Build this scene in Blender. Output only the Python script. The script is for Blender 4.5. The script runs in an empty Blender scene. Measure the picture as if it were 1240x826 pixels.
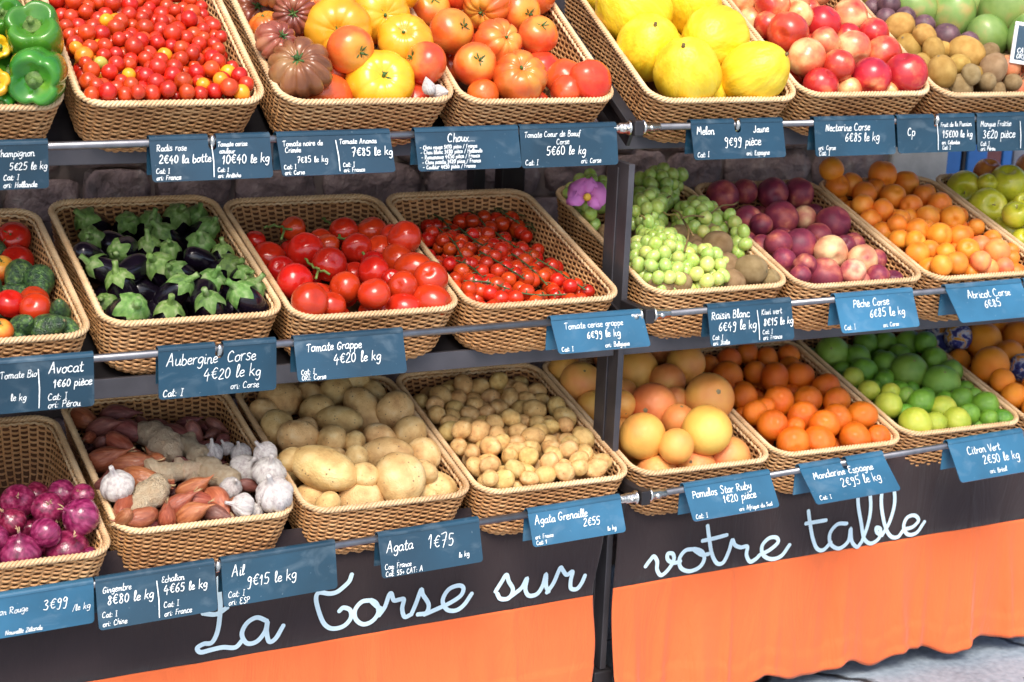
import bpy, bmesh, math, random
import numpy as np
from mathutils import Vector, Matrix, Euler, noise as mnoise
rnd = random.Random(7)
S = bpy.context.scene
COL = S.collection
R = math.radians
Z0 = 1.15                                   # ground level is z = 0, the top basket rims start at z = 1.15

# ------------------------------------------------------------------ camera, sky, sun, exposure
CAMP = np.array([-1.58687, -2.73006, 0.35824 + Z0])
YAW, PITCH, ROLL = R(26.64475), R(14.08915), R(2.4916)
FPX = 2227.86
def _basis():
    cy, sy, cp, sp = math.cos(YAW), math.sin(YAW), math.cos(PITCH), math.sin(PITCH)
    f = np.array([sy*cp, cy*cp, -sp]); r = np.array([cy, -sy, 0.0]); u = np.cross(r, f)
    c, s = math.cos(ROLL), math.sin(ROLL)
    return c*r + s*u, -s*r + c*u, f
CR, CU, CF = _basis()
cam_d = bpy.data.cameras.new('camera'); cam = bpy.data.objects.new('camera', cam_d); COL.objects.link(cam)
M = Matrix(((CR[0], CU[0], -CF[0], CAMP[0]), (CR[1], CU[1], -CF[1], CAMP[1]), (CR[2], CU[2], -CF[2], CAMP[2]), (0, 0, 0, 1)))
cam.matrix_world = M
cam_d.sensor_width = 36.0; cam_d.lens = FPX*36/1240; cam_d.clip_start = .05; cam_d.clip_end = 500
cam_d.dof.use_dof = True; cam_d.dof.focus_distance = 3.05; cam_d.dof.aperture_fstop = 6.3
S.camera = cam

W = bpy.data.worlds.new('World'); S.world = W; W.use_nodes = True
wn = W.node_tree; bg = wn.nodes['Background']
SUN_EL, SUN_AZ = R(52), R(206)              # azimuth measured clockwise from +Y
sky = wn.nodes.new('ShaderNodeTexSky'); sky.sky_type = 'NISHITA'; sky.sun_disc = False
sky.sun_elevation = SUN_EL; sky.sun_rotation = SUN_AZ
sky.air_density = 1.0; sky.dust_density = 3.0; sky.ozone_density = .4
wn.links.new(sky.outputs[0], bg.inputs[0]); bg.inputs[1].default_value = 0.125
sd = bpy.data.lights.new('sun', 'SUN'); sd.energy = 1.5; sd.angle = R(26); sd.color = (1.0, .94, .85)
so = bpy.data.objects.new('sun', sd); COL.objects.link(so)
sdir = Vector((math.sin(SUN_AZ)*math.cos(SUN_EL), math.cos(SUN_AZ)*math.cos(SUN_EL), math.sin(SUN_EL)))
so.rotation_euler = sdir.to_track_quat('Z', 'Y').to_euler(); so.location = (0, -3, 4)
S.view_settings.view_transform = 'Standard'; S.view_settings.look = 'None'
S.view_settings.exposure = 1.03; S.view_settings.gamma = 1

# ------------------------------------------------------------------ pixel rays of the 1240 x 826 photograph onto the real planes of the stall
def proj(p):
    d = np.asarray(p, float) - CAMP; z = d @ CF
    return np.array([620 + FPX*(d @ CR)/z, 413 - FPX*(d @ CU)/z])
def ray(x, y): return CF + CR*(x-620)/FPX - CU*(y-413)/FPX
def ony(x, y, Y): r = ray(x, y); return CAMP + r*(Y-CAMP[1])/r[1]
def onx(x, y, X): r = ray(x, y); return CAMP + r*(X-CAMP[0])/r[0]

# ------------------------------------------------------------------ object helpers
def link(o, parent=None):
    COL.objects.link(o)
    if parent: o.parent = parent
    return o
def tag(o, label=None, cat=None, group=None, kind=None):
    if label: o['label'] = label
    if cat: o['category'] = cat
    if group: o['group'] = group
    if kind: o['kind'] = kind
    return o
def empty(name, loc=(0, 0, 0), rot=(0, 0, 0)):
    o = bpy.data.objects.new(name, None); o.empty_display_size = .02
    o.location = loc; o.rotation_euler = rot
    return link(o)
def mesh_np(name, verts, faces, mats, smooth=True):
    me = bpy.data.meshes.new(name); me.from_pydata([tuple(v) for v in verts], [], faces)
    for m in (mats if isinstance(mats, (list, tuple)) else [mats]): me.materials.append(m)
    if smooth: me.polygons.foreach_set('use_smooth', [True]*len(me.polygons))
    me.update(); return me
def obj(name, me, parent=None, loc=None):
    o = bpy.data.objects.new(name, me); link(o, parent)
    if loc is not None: o.location = loc
    return o
class MB:
    def __init__(s): s.v = []; s.f = []
    def add(s, v, f):
        n = len(s.v); s.v += [tuple(p) for p in v]; s.f += [tuple(i+n for i in q) for q in f]
    def box(s, a, b, bev=0):
        (x0, y0, z0), (x1, y1, z1) = a, b
        s.add([(x0,y0,z0),(x1,y0,z0),(x1,y1,z0),(x0,y1,z0),(x0,y0,z1),(x1,y0,z1),(x1,y1,z1),(x0,y1,z1)],
              [(0,3,2,1),(4,5,6,7),(0,1,5,4),(1,2,6,5),(2,3,7,6),(3,0,4,7)])
    def tube(s, pts, rad, n=8, closed=False, caps=True):
        pts = [Vector(p) for p in pts]; k = len(pts); vs = []
        rads = rad if isinstance(rad, (list, tuple)) else [rad]*k
        up = None
        for i, p in enumerate(pts):
            a = pts[(i-1) % k] if (closed or i > 0) else p
            b = pts[(i+1) % k] if (closed or i < k-1) else p
            t = (b-a).normalized()
            if up is None:
                up = t.orthogonal().normalized()
            up = (up - t*up.dot(t)).normalized(); sd_ = t.cross(up)
            for j in range(n):
                an = 2*math.pi*j/n
                vs.append(p + (up*math.cos(an) + sd_*math.sin(an))*rads[i])
        fs = []
        for i in range(k if closed else k-1):
            for j in range(n):
                a = i*n+j; b = i*n+(j+1) % n; c = ((i+1) % k)*n+(j+1) % n; d = ((i+1) % k)*n+j
                fs.append((a, b, c, d))
        if caps and not closed:
            fs.append(tuple(range(n-1, -1, -1))); fs.append(tuple((k-1)*n+j for j in range(n)))
        s.add(vs, fs)
    def mesh(s, name, mat, smooth=False): return mesh_np(name, s.v, s.f, mat, smooth)
    def build(s, name, mat, parent=None, smooth=False, bevel=0):
        o = obj(name, s.mesh(name, mat, smooth), parent)
        if bevel:
            m = o.modifiers.new('bevel', 'BEVEL'); m.width = bevel; m.segments = 2; m.limit_method = 'ANGLE'
        return o

# ------------------------------------------------------------------ materials
def srgb(h):
    h = h.lstrip('#'); c = [int(h[i:i+2], 16)/255 for i in (0, 2, 4)]
    return tuple((x/12.92 if x <= .04045 else ((x+.055)/1.055)**2.4) for x in c) + (1.0,)
def col(c): return srgb(c) if isinstance(c, str) else tuple(c)[:3] + (1.0,)
def mat_new(name):
    m = bpy.data.materials.new(name); m.use_nodes = True
    nt = m.node_tree; return m, nt, nt.nodes['Principled BSDF']
def ramp(nt, stops):
    r = nt.nodes.new('ShaderNodeValToRGB'); el = r.color_ramp.elements
    while len(el) < len(stops): el.new(.5)
    for e, (p, c) in zip(el, stops): e.position = p; e.color = col(c)
    return r
def skin(name, stops, scale=1.2, detail=3, rough=.35, bump=0, bscale=18, stretch=(1, 1, 1), spots=None, grad=None,
         coat=0, sss=0, var=.12, spec=.5, dist=0, hvar=.02):
    """A skin: noise through a colour ramp, shifted by each object's own random number; spots = (colour, scale, size);
    grad = (colour, z0, z1) blends to a colour the thing itself has at its stem end."""
    m, nt, b = mat_new(name); N = nt.nodes.new; L = nt.links.new
    tc = N('ShaderNodeTexCoord'); oi = N('ShaderNodeObjectInfo')
    mul = N('ShaderNodeMath'); mul.operation = 'MULTIPLY'; mul.inputs[1].default_value = 37.0; L(oi.outputs['Random'], mul.inputs[0])
    mp = N('ShaderNodeMapping'); mp.inputs['Scale'].default_value = stretch; L(tc.outputs['Object'], mp.inputs['Vector'])
    add = N('ShaderNodeVectorMath'); add.operation = 'ADD'; L(mp.outputs[0], add.inputs[0]); L(mul.outputs[0], add.inputs[1])
    nz = N('ShaderNodeTexNoise'); nz.inputs['Scale'].default_value = scale; nz.inputs['Detail'].default_value = detail
    nz.inputs['Distortion'].default_value = dist
    L(add.outputs[0], nz.inputs['Vector'])
    rp = ramp(nt, stops); L(nz.outputs[0], rp.inputs[0]); c = rp.outputs[0]
    if grad:
        sp = N('ShaderNodeSeparateXYZ'); L(tc.outputs['Object'], sp.inputs[0])
        ad2 = N('ShaderNodeMath'); ad2.operation = 'MULTIPLY_ADD'; L(nz.outputs[0], ad2.inputs[0]); ad2.inputs[1].default_value = .5; L(sp.outputs[2], ad2.inputs[2])
        mr = N('ShaderNodeMapRange'); mr.inputs[1].default_value = grad[1]+.25; mr.inputs[2].default_value = grad[2]+.25
        mr.interpolation_type = 'SMOOTHSTEP'
        L(ad2.outputs[0], mr.inputs[0])
        mx = N('ShaderNodeMix'); mx.data_type = 'RGBA'; L(mr.outputs[0], mx.inputs[0]); L(c, mx.inputs[6]); mx.inputs[7].default_value = col(grad[0]); c = mx.outputs[2]
    if spots:
        vo = N('ShaderNodeTexVoronoi'); vo.inputs['Scale'].default_value = spots[1]; L(add.outputs[0], vo.inputs['Vector'])
        mr2 = N('ShaderNodeMapRange'); mr2.inputs[1].default_value = spots[2]*.5; mr2.inputs[2].default_value = spots[2]; mr2.inputs[3].default_value = spots[3] if len(spots) > 3 else .8; mr2.inputs[4].default_value = 0
        L(vo.outputs['Distance'], mr2.inputs[0])
        mx = N('ShaderNodeMix'); mx.data_type = 'RGBA'; L(mr2.outputs[0], mx.inputs[0]); L(c, mx.inputs[6]); mx.inputs[7].default_value = col(spots[0]); c = mx.outputs[2]
    hs = N('ShaderNodeHueSaturation')
    mv = N('ShaderNodeMapRange'); mv.inputs[3].default_value = 1-var; mv.inputs[4].default_value = 1+var*.6; L(oi.outputs['Random'], mv.inputs[0]); L(mv.outputs[0], hs.inputs['Value'])
    fr = N('ShaderNodeMath'); fr.operation = 'FRACT'; m7 = N('ShaderNodeMath'); m7.operation = 'MULTIPLY'; m7.inputs[1].default_value = 7.31; L(oi.outputs['Random'], m7.inputs[0]); L(m7.outputs[0], fr.inputs[0])
    mh = N('ShaderNodeMapRange'); mh.inputs[3].default_value = .5-.25*hvar; mh.inputs[4].default_value = .5+hvar; L(fr.outputs[0], mh.inputs[0]); L(mh.outputs[0], hs.inputs['Hue'])
    L(c, hs.inputs['Color']); L(hs.outputs[0], b.inputs['Base Color'])
    b.inputs['Roughness'].default_value = rough; b.inputs['Specular IOR Level'].default_value = spec
    b.inputs['Coat Weight'].default_value = coat; b.inputs['Coat Roughness'].default_value = .12
    if sss:
        b.inputs['Subsurface Weight'].default_value = sss; b.inputs['Subsurface Scale'].default_value = .006
        b.inputs['Subsurface Radius'].default_value = (1, .5, .25)
    if bump:
        n2 = N('ShaderNodeTexNoise'); n2.inputs['Scale'].default_value = bscale; n2.inputs['Detail'].default_value = 3; L(add.outputs[0], n2.inputs['Vector'])
        bp = N('ShaderNodeBump'); bp.inputs['Strength'].default_value = bump; bp.inputs['Distance'].default_value = .02
        L(n2.outputs[0], bp.inputs['Height']); L(bp.outputs[0], b.inputs['Normal'])
    return m
def plain(name, c, rough=.5, metal=0, nscale=8, amt=.15, bump=0, bscale=60, spec=.5, coords='Object'):
    m, nt, b = mat_new(name); N = nt.nodes.new; L = nt.links.new
    tc = N('ShaderNodeTexCoord'); nz = N('ShaderNodeTexNoise'); nz.inputs['Scale'].default_value = nscale; nz.inputs['Detail'].default_value = 5
    L(tc.outputs[coords], nz.inputs['Vector'])
    c = col(c); lo = tuple(x*(1-amt) for x in c[:3]); hi = tuple(min(1, x*(1+amt)) for x in c[:3])
    rp = ramp(nt, [(.3, lo), (.7, hi)]); L(nz.outputs[0], rp.inputs[0]); L(rp.outputs[0], b.inputs['Base Color'])
    b.inputs['Roughness'].default_value = rough; b.inputs['Metallic'].default_value = metal; b.inputs['Specular IOR Level'].default_value = spec
    if bump:
        n2 = N('ShaderNodeTexNoise'); n2.inputs['Scale'].default_value = bscale; n2.inputs['Detail'].default_value = 4; L(tc.outputs[coords], n2.inputs['Vector'])
        bp = N('ShaderNodeBump'); bp.inputs['Strength'].default_value = bump; bp.inputs['Distance'].default_value = .004
        L(n2.outputs[0], bp.inputs['Height']); L(bp.outputs[0], b.inputs['Normal'])
    return m

M_dark = plain('dark_metal', (.030, .027, .030), .42, .3, 20, .3)
M_lip = plain('tray_metal', (.085, .08, .09), .38, .4, 12, .25)
M_steel = plain('brushed_steel', (.25, .25, .27), .36, .85, 40, .2)
M_chrome = plain('worn_chrome', (.75, .73, .68), .22, 1.0, 60, .3, .3, 200)
def slate(name, c, rough):
    """blue plastic with wiped chalk left on it, different on every tag"""
    m, nt, b = mat_new(name); N = nt.nodes.new; L = nt.links.new
    tc = N('ShaderNodeTexCoord'); oi = N('ShaderNodeObjectInfo'); mu = N('ShaderNodeMath'); mu.operation = 'MULTIPLY'; mu.inputs[1].default_value = 23; L(oi.outputs['Random'], mu.inputs[0])
    ad = N('ShaderNodeVectorMath'); ad.operation = 'ADD'; L(tc.outputs['Object'], ad.inputs[0]); L(mu.outputs[0], ad.inputs[1])
    mp = N('ShaderNodeMapping'); mp.inputs['Rotation'].default_value = (0, .5, 0); mp.inputs['Scale'].default_value = (9, 9, 15); L(ad.outputs[0], mp.inputs[0])
    n1 = N('ShaderNodeTexNoise'); n1.inputs['Scale'].default_value = 2.2; n1.inputs['Detail'].default_value = 7; n1.inputs['Distortion'].default_value = .8; L(mp.outputs[0], n1.inputs['Vector'])
    n2 = N('ShaderNodeTexNoise'); n2.inputs['Scale'].default_value = 8; n2.inputs['Detail'].default_value = 4; L(ad.outputs[0], n2.inputs['Vector'])
    lo = tuple(x*.75 for x in c); hi = tuple(x*1.25 for x in c); rp = ramp(nt, [(.3, lo), (.7, hi)]); L(n2.outputs[0], rp.inputs[0])
    mr = N('ShaderNodeMapRange'); mr.inputs[1].default_value = .54; mr.inputs[2].default_value = .80; mr.inputs[4].default_value = .17; L(n1.outputs[0], mr.inputs[0])
    n4 = N('ShaderNodeTexNoise'); n4.inputs['Scale'].default_value = 170; n4.inputs['Detail'].default_value = 2; L(ad.outputs[0], n4.inputs['Vector'])
    m4 = N('ShaderNodeMapRange'); m4.inputs[1].default_value = .72; m4.inputs[2].default_value = .80; m4.inputs[4].default_value = .35; L(n4.outputs[0], m4.inputs[0])
    mxx = N('ShaderNodeMath'); mxx.operation = 'MAXIMUM'; L(mr.outputs[0], mxx.inputs[0]); L(m4.outputs[0], mxx.inputs[1])
    mx = N('ShaderNodeMix'); mx.data_type = 'RGBA'; L(mxx.outputs[0], mx.inputs[0]); L(rp.outputs[0], mx.inputs[6]); mx.inputs[7].default_value = (.42, .52, .58, 1)
    hs = N('ShaderNodeHueSaturation'); mv = N('ShaderNodeMapRange'); mv.inputs[3].default_value = .8; mv.inputs[4].default_value = 1.12; L(oi.outputs['Random'], mv.inputs[0]); L(mv.outputs[0], hs.inputs['Value'])
    L(mx.outputs[2], hs.inputs['Color']); L(hs.outputs[0], b.inputs['Base Color'])
    rr = N('ShaderNodeMapRange'); rr.inputs[3].default_value = rough; rr.inputs[4].default_value = rough+.3; L(mxx.outputs[0], rr.inputs[0]); L(rr.outputs[0], b.inputs['Roughness'])
    b.inputs['Specular IOR Level'].default_value = .6
    return m
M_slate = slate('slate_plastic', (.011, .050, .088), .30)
M_slate_sky = slate('skylit_slate_plastic', (.030, .128, .225), .28)  # same plastic, with the sky's reflection on tilted tags put into the colour
M_chalk = plain('chalk_ink', (.82, .86, .86), .7, 0, 160, .12)
M_letter = plain('white_lettering', (.62, .78, .86), .55, 0, 30, .1)
M_stem = skin('green_stem', [(.3, '#3f5a22'), (.7, '#86a050')], 3, 3, .55, .2, 30)
M_calyx = skin('calyx_green', [(.3, '#24401a'), (.7, '#55762f')], 3, 3, .6, .2, 30)
M_wood = skin('dry_stalk', [(.3, '#5a4326'), (.7, '#8d7448')], 4, 3, .7, .3, 30)

# ------------------------------------------------------------------ the setting: ground and rubble wall
def ground_mat():
    m, nt, b = mat_new('pavement_stone'); N = nt.nodes.new; L = nt.links.new
    tc = N('ShaderNodeTexCoord')
    n1 = N('ShaderNodeTexNoise'); n1.inputs['Scale'].default_value = 3.0; n1.inputs['Detail'].default_value = 8; L(tc.outputs['Object'], n1.inputs['Vector'])
    n2 = N('ShaderNodeTexNoise'); n2.inputs['Scale'].default_value = 70; n2.inputs['Detail'].default_value = 6; L(tc.outputs['Object'], n2.inputs['Vector'])
    mx = N('ShaderNodeMath'); mx.operation = 'MULTIPLY_ADD'; mx.inputs[1].default_value = .55; L(n2.outputs[0], mx.inputs[0])
    h = N('ShaderNodeMath'); h.operation = 'MULTIPLY'; h.inputs[1].default_value = .45; L(n1.outputs[0], h.inputs[0]); L(h.outputs[0], mx.inputs[2])
    rp = ramp(nt, [(.3, (.17, .21, .25)), (.5, (.28, .335, .39)), (.7, (.39, .45, .51))]); L(mx.outputs[0], rp.inputs[0])
    # a crack that wanders, and a few finer ones
    nd = N('ShaderNodeTexNoise'); nd.inputs['Scale'].default_value = 5; nd.inputs['Detail'].default_value = 6; L(tc.outputs['Object'], nd.inputs['Vector'])
    va = N('ShaderNodeVectorMath'); va.operation = 'MULTIPLY_ADD'; L(nd.outputs[1], va.inputs[0]); va.inputs[1].default_value = (.22, .22, 0); L(tc.outputs['Object'], va.inputs[2])
    vo = N('ShaderNodeTexVoronoi'); vo.feature = 'DISTANCE_TO_EDGE'; vo.inputs['Scale'].default_value = 1.7; L(va.outputs[0], vo.inputs['Vector'])
    mr = N('ShaderNodeMapRange'); mr.inputs[1].default_value = .004; mr.inputs[2].default_value = .012; L(vo.outputs[0], mr.inputs[0])
    m2 = N('ShaderNodeMix'); m2.data_type = 'RGBA'; L(mr.outputs[0], m2.inputs[0]); m2.inputs[6].default_value = (.03, .03, .033, 1); L(rp.outputs[0], m2.inputs[7])
    L(m2.outputs[2], b.inputs['Base Color']); b.inputs['Roughness'].default_value = .62
    ad = N('ShaderNodeMath'); ad.operation = 'MULTIPLY_ADD'; L(mr.outputs[0], ad.inputs[0]); ad.inputs[1].default_value = .8; L(mx.outputs[0], ad.inputs[2])
    bp = N('ShaderNodeBump'); bp.inputs['Strength'].default_value = .5; bp.inputs['Distance'].default_value = .008; L(ad.outputs[0], bp.inputs['Height']); L(bp.outputs[0], b.inputs['Normal'])
    return m
g = MB(); g.add([(-60, -60, 0), (60, -60, 0), (60, 60, 0), (-60, 60, 0)], [(0, 1, 2, 3)])
tag(g.build('pavement', ground_mat()), 'blue grey stone pavement with fine cracks below the orange cloth', 'pavement', kind='structure')

WALLY = .66
M_stone = skin('rubble_stone', [(.25, (.09, .065, .065)), (.45, (.21, .145, .14)), (.6, (.29, .21, .195)), (.8, (.46, .41, .37))], 22, 9, .85, .9, 30, var=.3, hvar=.03)
M_mortar = plain('old_mortar', (.16, .125, .118), .9, 0, 9, .35, .6, 45)
wall_x1 = float(ony(1085, 205, WALLY)[0])
wall = MB(); wall.box((-3.2, WALLY+.03, 0), (wall_x1, WALLY+.3, 1.95))
wo = wall.build('stone_wall', M_mortar)
tag(wo, 'dark rubble stone wall behind the fruit and vegetable shelves', 'wall')
rw = random.Random(3); sb = MB()
z = .02
while z < 1.9:
    hh = rw.uniform(.07, .13); x = -3.1
    while x < wall_x1-.05:
        ww = rw.uniform(.12, .30); ww = min(ww, wall_x1-.01-x)
        if ww > .04:
            c = Vector((x+ww/2+rw.uniform(-.006, .006), WALLY+.03, z+hh/2+rw.uniform(-.012, .012))); hx, hz = ww/2-.0035, hh/2-.0035; dp = rw.uniform(.012, .032)
            n = 12; mrg = 6; vs = []; sd_ = rw.random()*50
            for k in range(mrg+1):
                f = k/mrg; sc = math.cos(f*math.pi/2)**.22
                for j in range(n):
                    a = 2*math.pi*j/n; ca, sa = math.cos(a), math.sin(a)
                    px_ = math.copysign(abs(ca)**.45, ca); pz_ = math.copysign(abs(sa)**.45, sa)
                    q = 1+.16*mnoise.noise(Vector((ca*1.3+sd_, sa*1.3, f*2)))
                    vs.append((c.x+px_*hx*sc*q, c.y-dp*math.sin(f*math.pi/2)*q, c.z+pz_*hz*sc*q))
            sb.add(vs, [(k*n+j, k*n+(j+1) % n, (k+1)*n+(j+1) % n, (k+1)*n+j) for k in range(mrg) for j in range(n)])
        x += ww
    z += hh
sb.build('stone_facing', M_stone, wo, smooth=True)

M_plaster = plain('pale_plaster', (.44, .42, .40), .85, 0, 14, .2, .4, 60)
px1 = float(ony(1154, 205, WALLY)[0])
p = MB(); p.box((wall_x1+.002, WALLY+.02, 0), (px1, WALLY+.3, 1.95))
tag(p.build('plastered_pillar', M_plaster, bevel=.006), 'pale plastered pillar between the stone wall and blue boards', 'pillar')
M_blue = plain('blue_paint', (.03, .17, .52), .45, 0, 6, .25)
M_red = plain('faded_red_paint', (.20, .06, .06), .6, 0, 6, .25)
M_greyb = plain('grey_board', (.22, .22, .25), .6, 0, 6, .25)
bd = empty('board_screen', (px1+.3, WALLY+.03, 0)); tag(bd, 'screen of upright blue, red and grey boards behind the apples', 'board screen')
xb = px1+.004
for k, (w, mm) in enumerate([(.045, M_blue), (.012, M_dark), (.06, M_blue), (.05, M_red), (.03, M_blue), (.075, M_greyb), (.06, M_blue), (.03, M_dark), (.09, M_blue), (.08, M_greyb), (.1, M_blue), (.1, M_red), (.1, M_blue)]):
    b_ = MB(); b_.box((xb-bd.location.x, -.0-.004*(k % 3), 0), (xb+w-.002-bd.location.x, .05, 1.95)); b_.build('board', mm, bd, bevel=.003); xb += w

# ------------------------------------------------------------------ rows of the display rack
ROWS = [(0.0, 0.0+Z0, R(28.756)), (-.0645, -.3346+Z0, R(16.784)), (-.0789, -.6525+Z0, R(14.36))]
BL, BH = .423, .11
RAILY = [-.004, -.078, -.102]
RP = [[(60, 177), (762, 155), (800, 153.5), (1080, 146.5)], [(140, 432), (785, 381), (790, 381), (1128, 353)], [(410, 660), (765, 603), (775, 601), (1090, 549)]]
def rail_line(r, side):
    a, b = (RP[r][0], RP[r][1]) if side == 0 else (RP[r][2], RP[r][3])
    A, B = ony(a[0], a[1], RAILY[r]), ony(b[0], b[1], RAILY[r])
    k = (B[2]-A[2])/(B[0]-A[0])
    return lambda x: A[2]+k*(x-A[0])
RAIL = [[rail_line(r, s) for s in (0, 1)] for r in range(3)]
rack = empty('display_rack', (0, .04, 0)); rack_inv = Matrix.Translation((0, -.04, 0))
tag(rack, 'dark metal three-tier shop display rack with steel rails under the baskets', 'display rack')
def rk(mb, name, mat, smooth=False, bevel=0):
    mb.v = [(x, y-.04, z) for x, y, z in mb.v]
    return mb.build(name, mat, rack, smooth, bevel)
b_ = MB(); b_.box((-.006, 0, .10), (.006, .076, 1.02+.02)); b_.box((-.0085, .034, .101), (-.006, .042, 1.03)); rk(b_, 'post', M_lip, bevel=.001)
b_ = MB(); b_.box((-.02, -.005, 0), (.02, .09, .098)); rk(b_, 'foot', M_dark, bevel=.003)
for x in (-1.56, 1.45):
    b_ = MB(); b_.box((x-.006, 0, .10), (x+.006, .076, 1.04)); rk(b_, 'post', M_dark)
for px_ in ((574, 588), (608, 636)):
    xa, xb2 = ony(px_[0], 215, .54)[0], ony(px_[1], 215, .54)[0]
    b_ = MB(); b_.box((xa, .54, 0), (xb2, .575, 1.42)); rk(b_, 'rear_post', M_dark, bevel=.002)
for r in range(3):
    y0, z0, t = ROWS[r]; d = Vector((0, math.cos(t), math.sin(t))); n = Vector((0, -math.sin(t), math.cos(t)))
    for s, (xa, xb2) in enumerate(((-1.55, -.010), (.010, 1.44))):
        tr = MB(); o0 = Vector((0, y0, z0)) - n*(BH+.006) + d*(.052)
        def q(x, v, w): return o0+Vector((x, 0, 0))+d*v+n*w
        # tray sheet
        tr.add([q(xa, 0, 0), q(xb2, 0, 0), q(xb2, .44, 0), q(xa, .44, 0), q(xa, 0, -.004), q(xb2, 0, -.004), q(xb2, .44, -.004), q(xa, .44, -.004)],
               [(0, 1, 2, 3), (7, 6, 5, 4), (0, 4, 5, 1), (1, 5, 6, 2), (2, 6, 7, 3), (3, 7, 4, 0)])
        rk(tr, 'tray', M_dark)
        lp = MB(); c = o0
        if r < 2:
            lp.box((xa, c.y-.010, c.z-.022), (xb2, c.y-.002, c.z+.010)); rk(lp, 'tray_lip', M_lip, bevel=.0015)
        rl = MB(); f = RAIL[r][s]
        rl.tube([(xa, RAILY[r], f(xa)), (xb2 + (-.012 if s == 0 else 0), RAILY[r], f(xb2))] if s == 0 else [(xa+.012, RAILY[r], f(xa)), (xb2, RAILY[r], f(xb2))], .0062, 12)
        rk(rl, 'rail', M_steel, True)
        # worn clamp that ties the rail to the post arm
        ck = MB(); xc = -.012 if s == 0 else .012; sg = -1 if s == 0 else 1; zc = f(xc)
        ck.tube([(xc+sg*.000, RAILY[r], zc), (xc+sg*.004, RAILY[r], zc), (xc+sg*.0041, RAILY[r], zc), (xc+sg*.022, RAILY[r], zc), (xc+sg*.0221, RAILY[r], zc), (xc+sg*.034, RAILY[r], zc)], [.0125, .0125, .0095, .0095, .0078, .0078], 12)
        ck.tube([(xc+sg*.014, RAILY[r]-.013, zc), (xc+sg*.014, RAILY[r]+.013, zc)], .004, 8)
        rk(ck, 'rail_clamp', M_chrome, True)
    fm = (RAIL[r][0](0)+RAIL[r][1](0))/2
    ar = MB(); ar.box((-.008, RAILY[r]-.006, fm-.010), (.008, .002, fm+.010)); ar.box((-.009, RAILY[r]-.014, fm-.013), (.009, RAILY[r]+.012, fm+.013))
    rk(ar, 'rail_arm', M_dark, bevel=.002)
    sb_ = MB(); a0 = Vector((0, y0, z0)) - n*.052 + d*(-.0 if r == 0 else .02)
    if r == 0: a0 = Vector((0, -.002, fm+.004))
    a1 = a0 + d*.47
    for (x0_, x1_, wl, wh) in ((-.011, .011, -.012, .0), (-.004, .004, -.045, -.012)):
        vs = [a + Vector((x, 0, 0)) + n*w for a in (a0, a1) for x in (x0_, x1_) for w in (wl, wh)]
        sb_.add(vs, [(0, 1, 3, 2), (4, 6, 7, 5), (0, 4, 5, 1), (2, 3, 7, 6), (1, 5, 7, 3), (0, 2, 6, 4)])
    rk(sb_, 'shelf_arm', M_dark, bevel=.001)
# rail hangers: small chrome hooks that carry the rail between the posts, seen through the notches of some tags
HANG = [(0, 255, 170), (0, 890, 152), (0, 1131, 145), (1, 264, 423), (2, 262, 685)]
for r, px_, py_ in HANG:
    x = float(ony(px_, py_, RAILY[r])[0]); zr = RAIL[r][0 if x < 0 else 1](x)
    h = MB(); h.tube([(x, RAILY[r]+.05, zr-.012), (x, RAILY[r]+.014, zr-.010), (x, RAILY[r]+.002, zr-.0105), (x, RAILY[r]-.008, zr-.006), (x, RAILY[r]-.0105, zr+.002), (x, RAILY[r]-.007, zr+.009)], .0042, 8)
    rk(h, 'rail_hook', M_chrome, True)

# ------------------------------------------------------------------ wicker baskets
def wick(name, a, b, c):
    m, nt, bs = mat_new(name); N = nt.nodes.new; L = nt.links.new
    tc = N('ShaderNodeTexCoord'); oi = N('ShaderNodeObjectInfo')
    nz = N('ShaderNodeTexNoise'); nz.inputs['Scale'].default_value = 32; nz.inputs['Detail'].default_value = 6
    mp = N('ShaderNodeMapping'); mp.inputs['Scale'].default_value = (1, 1, 5); L(tc.outputs['Object'], mp.inputs[0]); L(mp.outputs[0], nz.inputs['Vector'])
    n3 = N('ShaderNodeTexNoise'); n3.inputs['Scale'].default_value = 7; n3.inputs['Detail'].default_value = 4; mo = N('ShaderNodeMath'); mo.operation = 'MULTIPLY'; mo.inputs[1].default_value = 31; L(oi.outputs['Random'], mo.inputs[0]); av = N('ShaderNodeVectorMath'); av.operation = 'ADD'; L(tc.outputs['Object'], av.inputs[0]); L(mo.outputs[0], av.inputs[1]); L(av.outputs[0], n3.inputs['Vector'])
    ad = N('ShaderNodeMath'); ad.operation = 'MULTIPLY_ADD'; ad.inputs[1].default_value = .5; L(n3.outputs[0], ad.inputs[0]); 
    ml = N('ShaderNodeMath'); ml.operation = 'MULTIPLY'; ml.inputs[1].default_value = .5; L(nz.outputs[0], ml.inputs[0]); L(ml.outputs[0], ad.inputs[2])
    rp = ramp(nt, [(.30, a), (.5, b), (.72, c)]); L(ad.outputs[0], rp.inputs[0])
    hs = N('ShaderNodeHueSaturation'); mv = N('ShaderNodeMapRange'); mv.inputs[3].default_value = .82; mv.inputs[4].default_value = 1.1
    L(oi.outputs['Random'], mv.inputs[0]); L(mv.outputs[0], hs.inputs['Value']); L(rp.outputs[0], hs.inputs['Color'])
    L(hs.outputs[0], bs.inputs['Base Color']); bs.inputs['Roughness'].default_value = .48
    return m
M_wick = wick('wicker', (.34, .14, .045), (.58, .295, .115), (.73, .45, .215))
M_gap_floor = plain('gap_shade_and_floor', (.10, .04, .013), .8, 0, 30, .3)  # basket floor; the dark tone also paints shade between the strands
M_rim = wick('wicker_rim', (.46, .26, .12), (.68, .46, .25), (.80, .62, .40))
BW = .30
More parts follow.
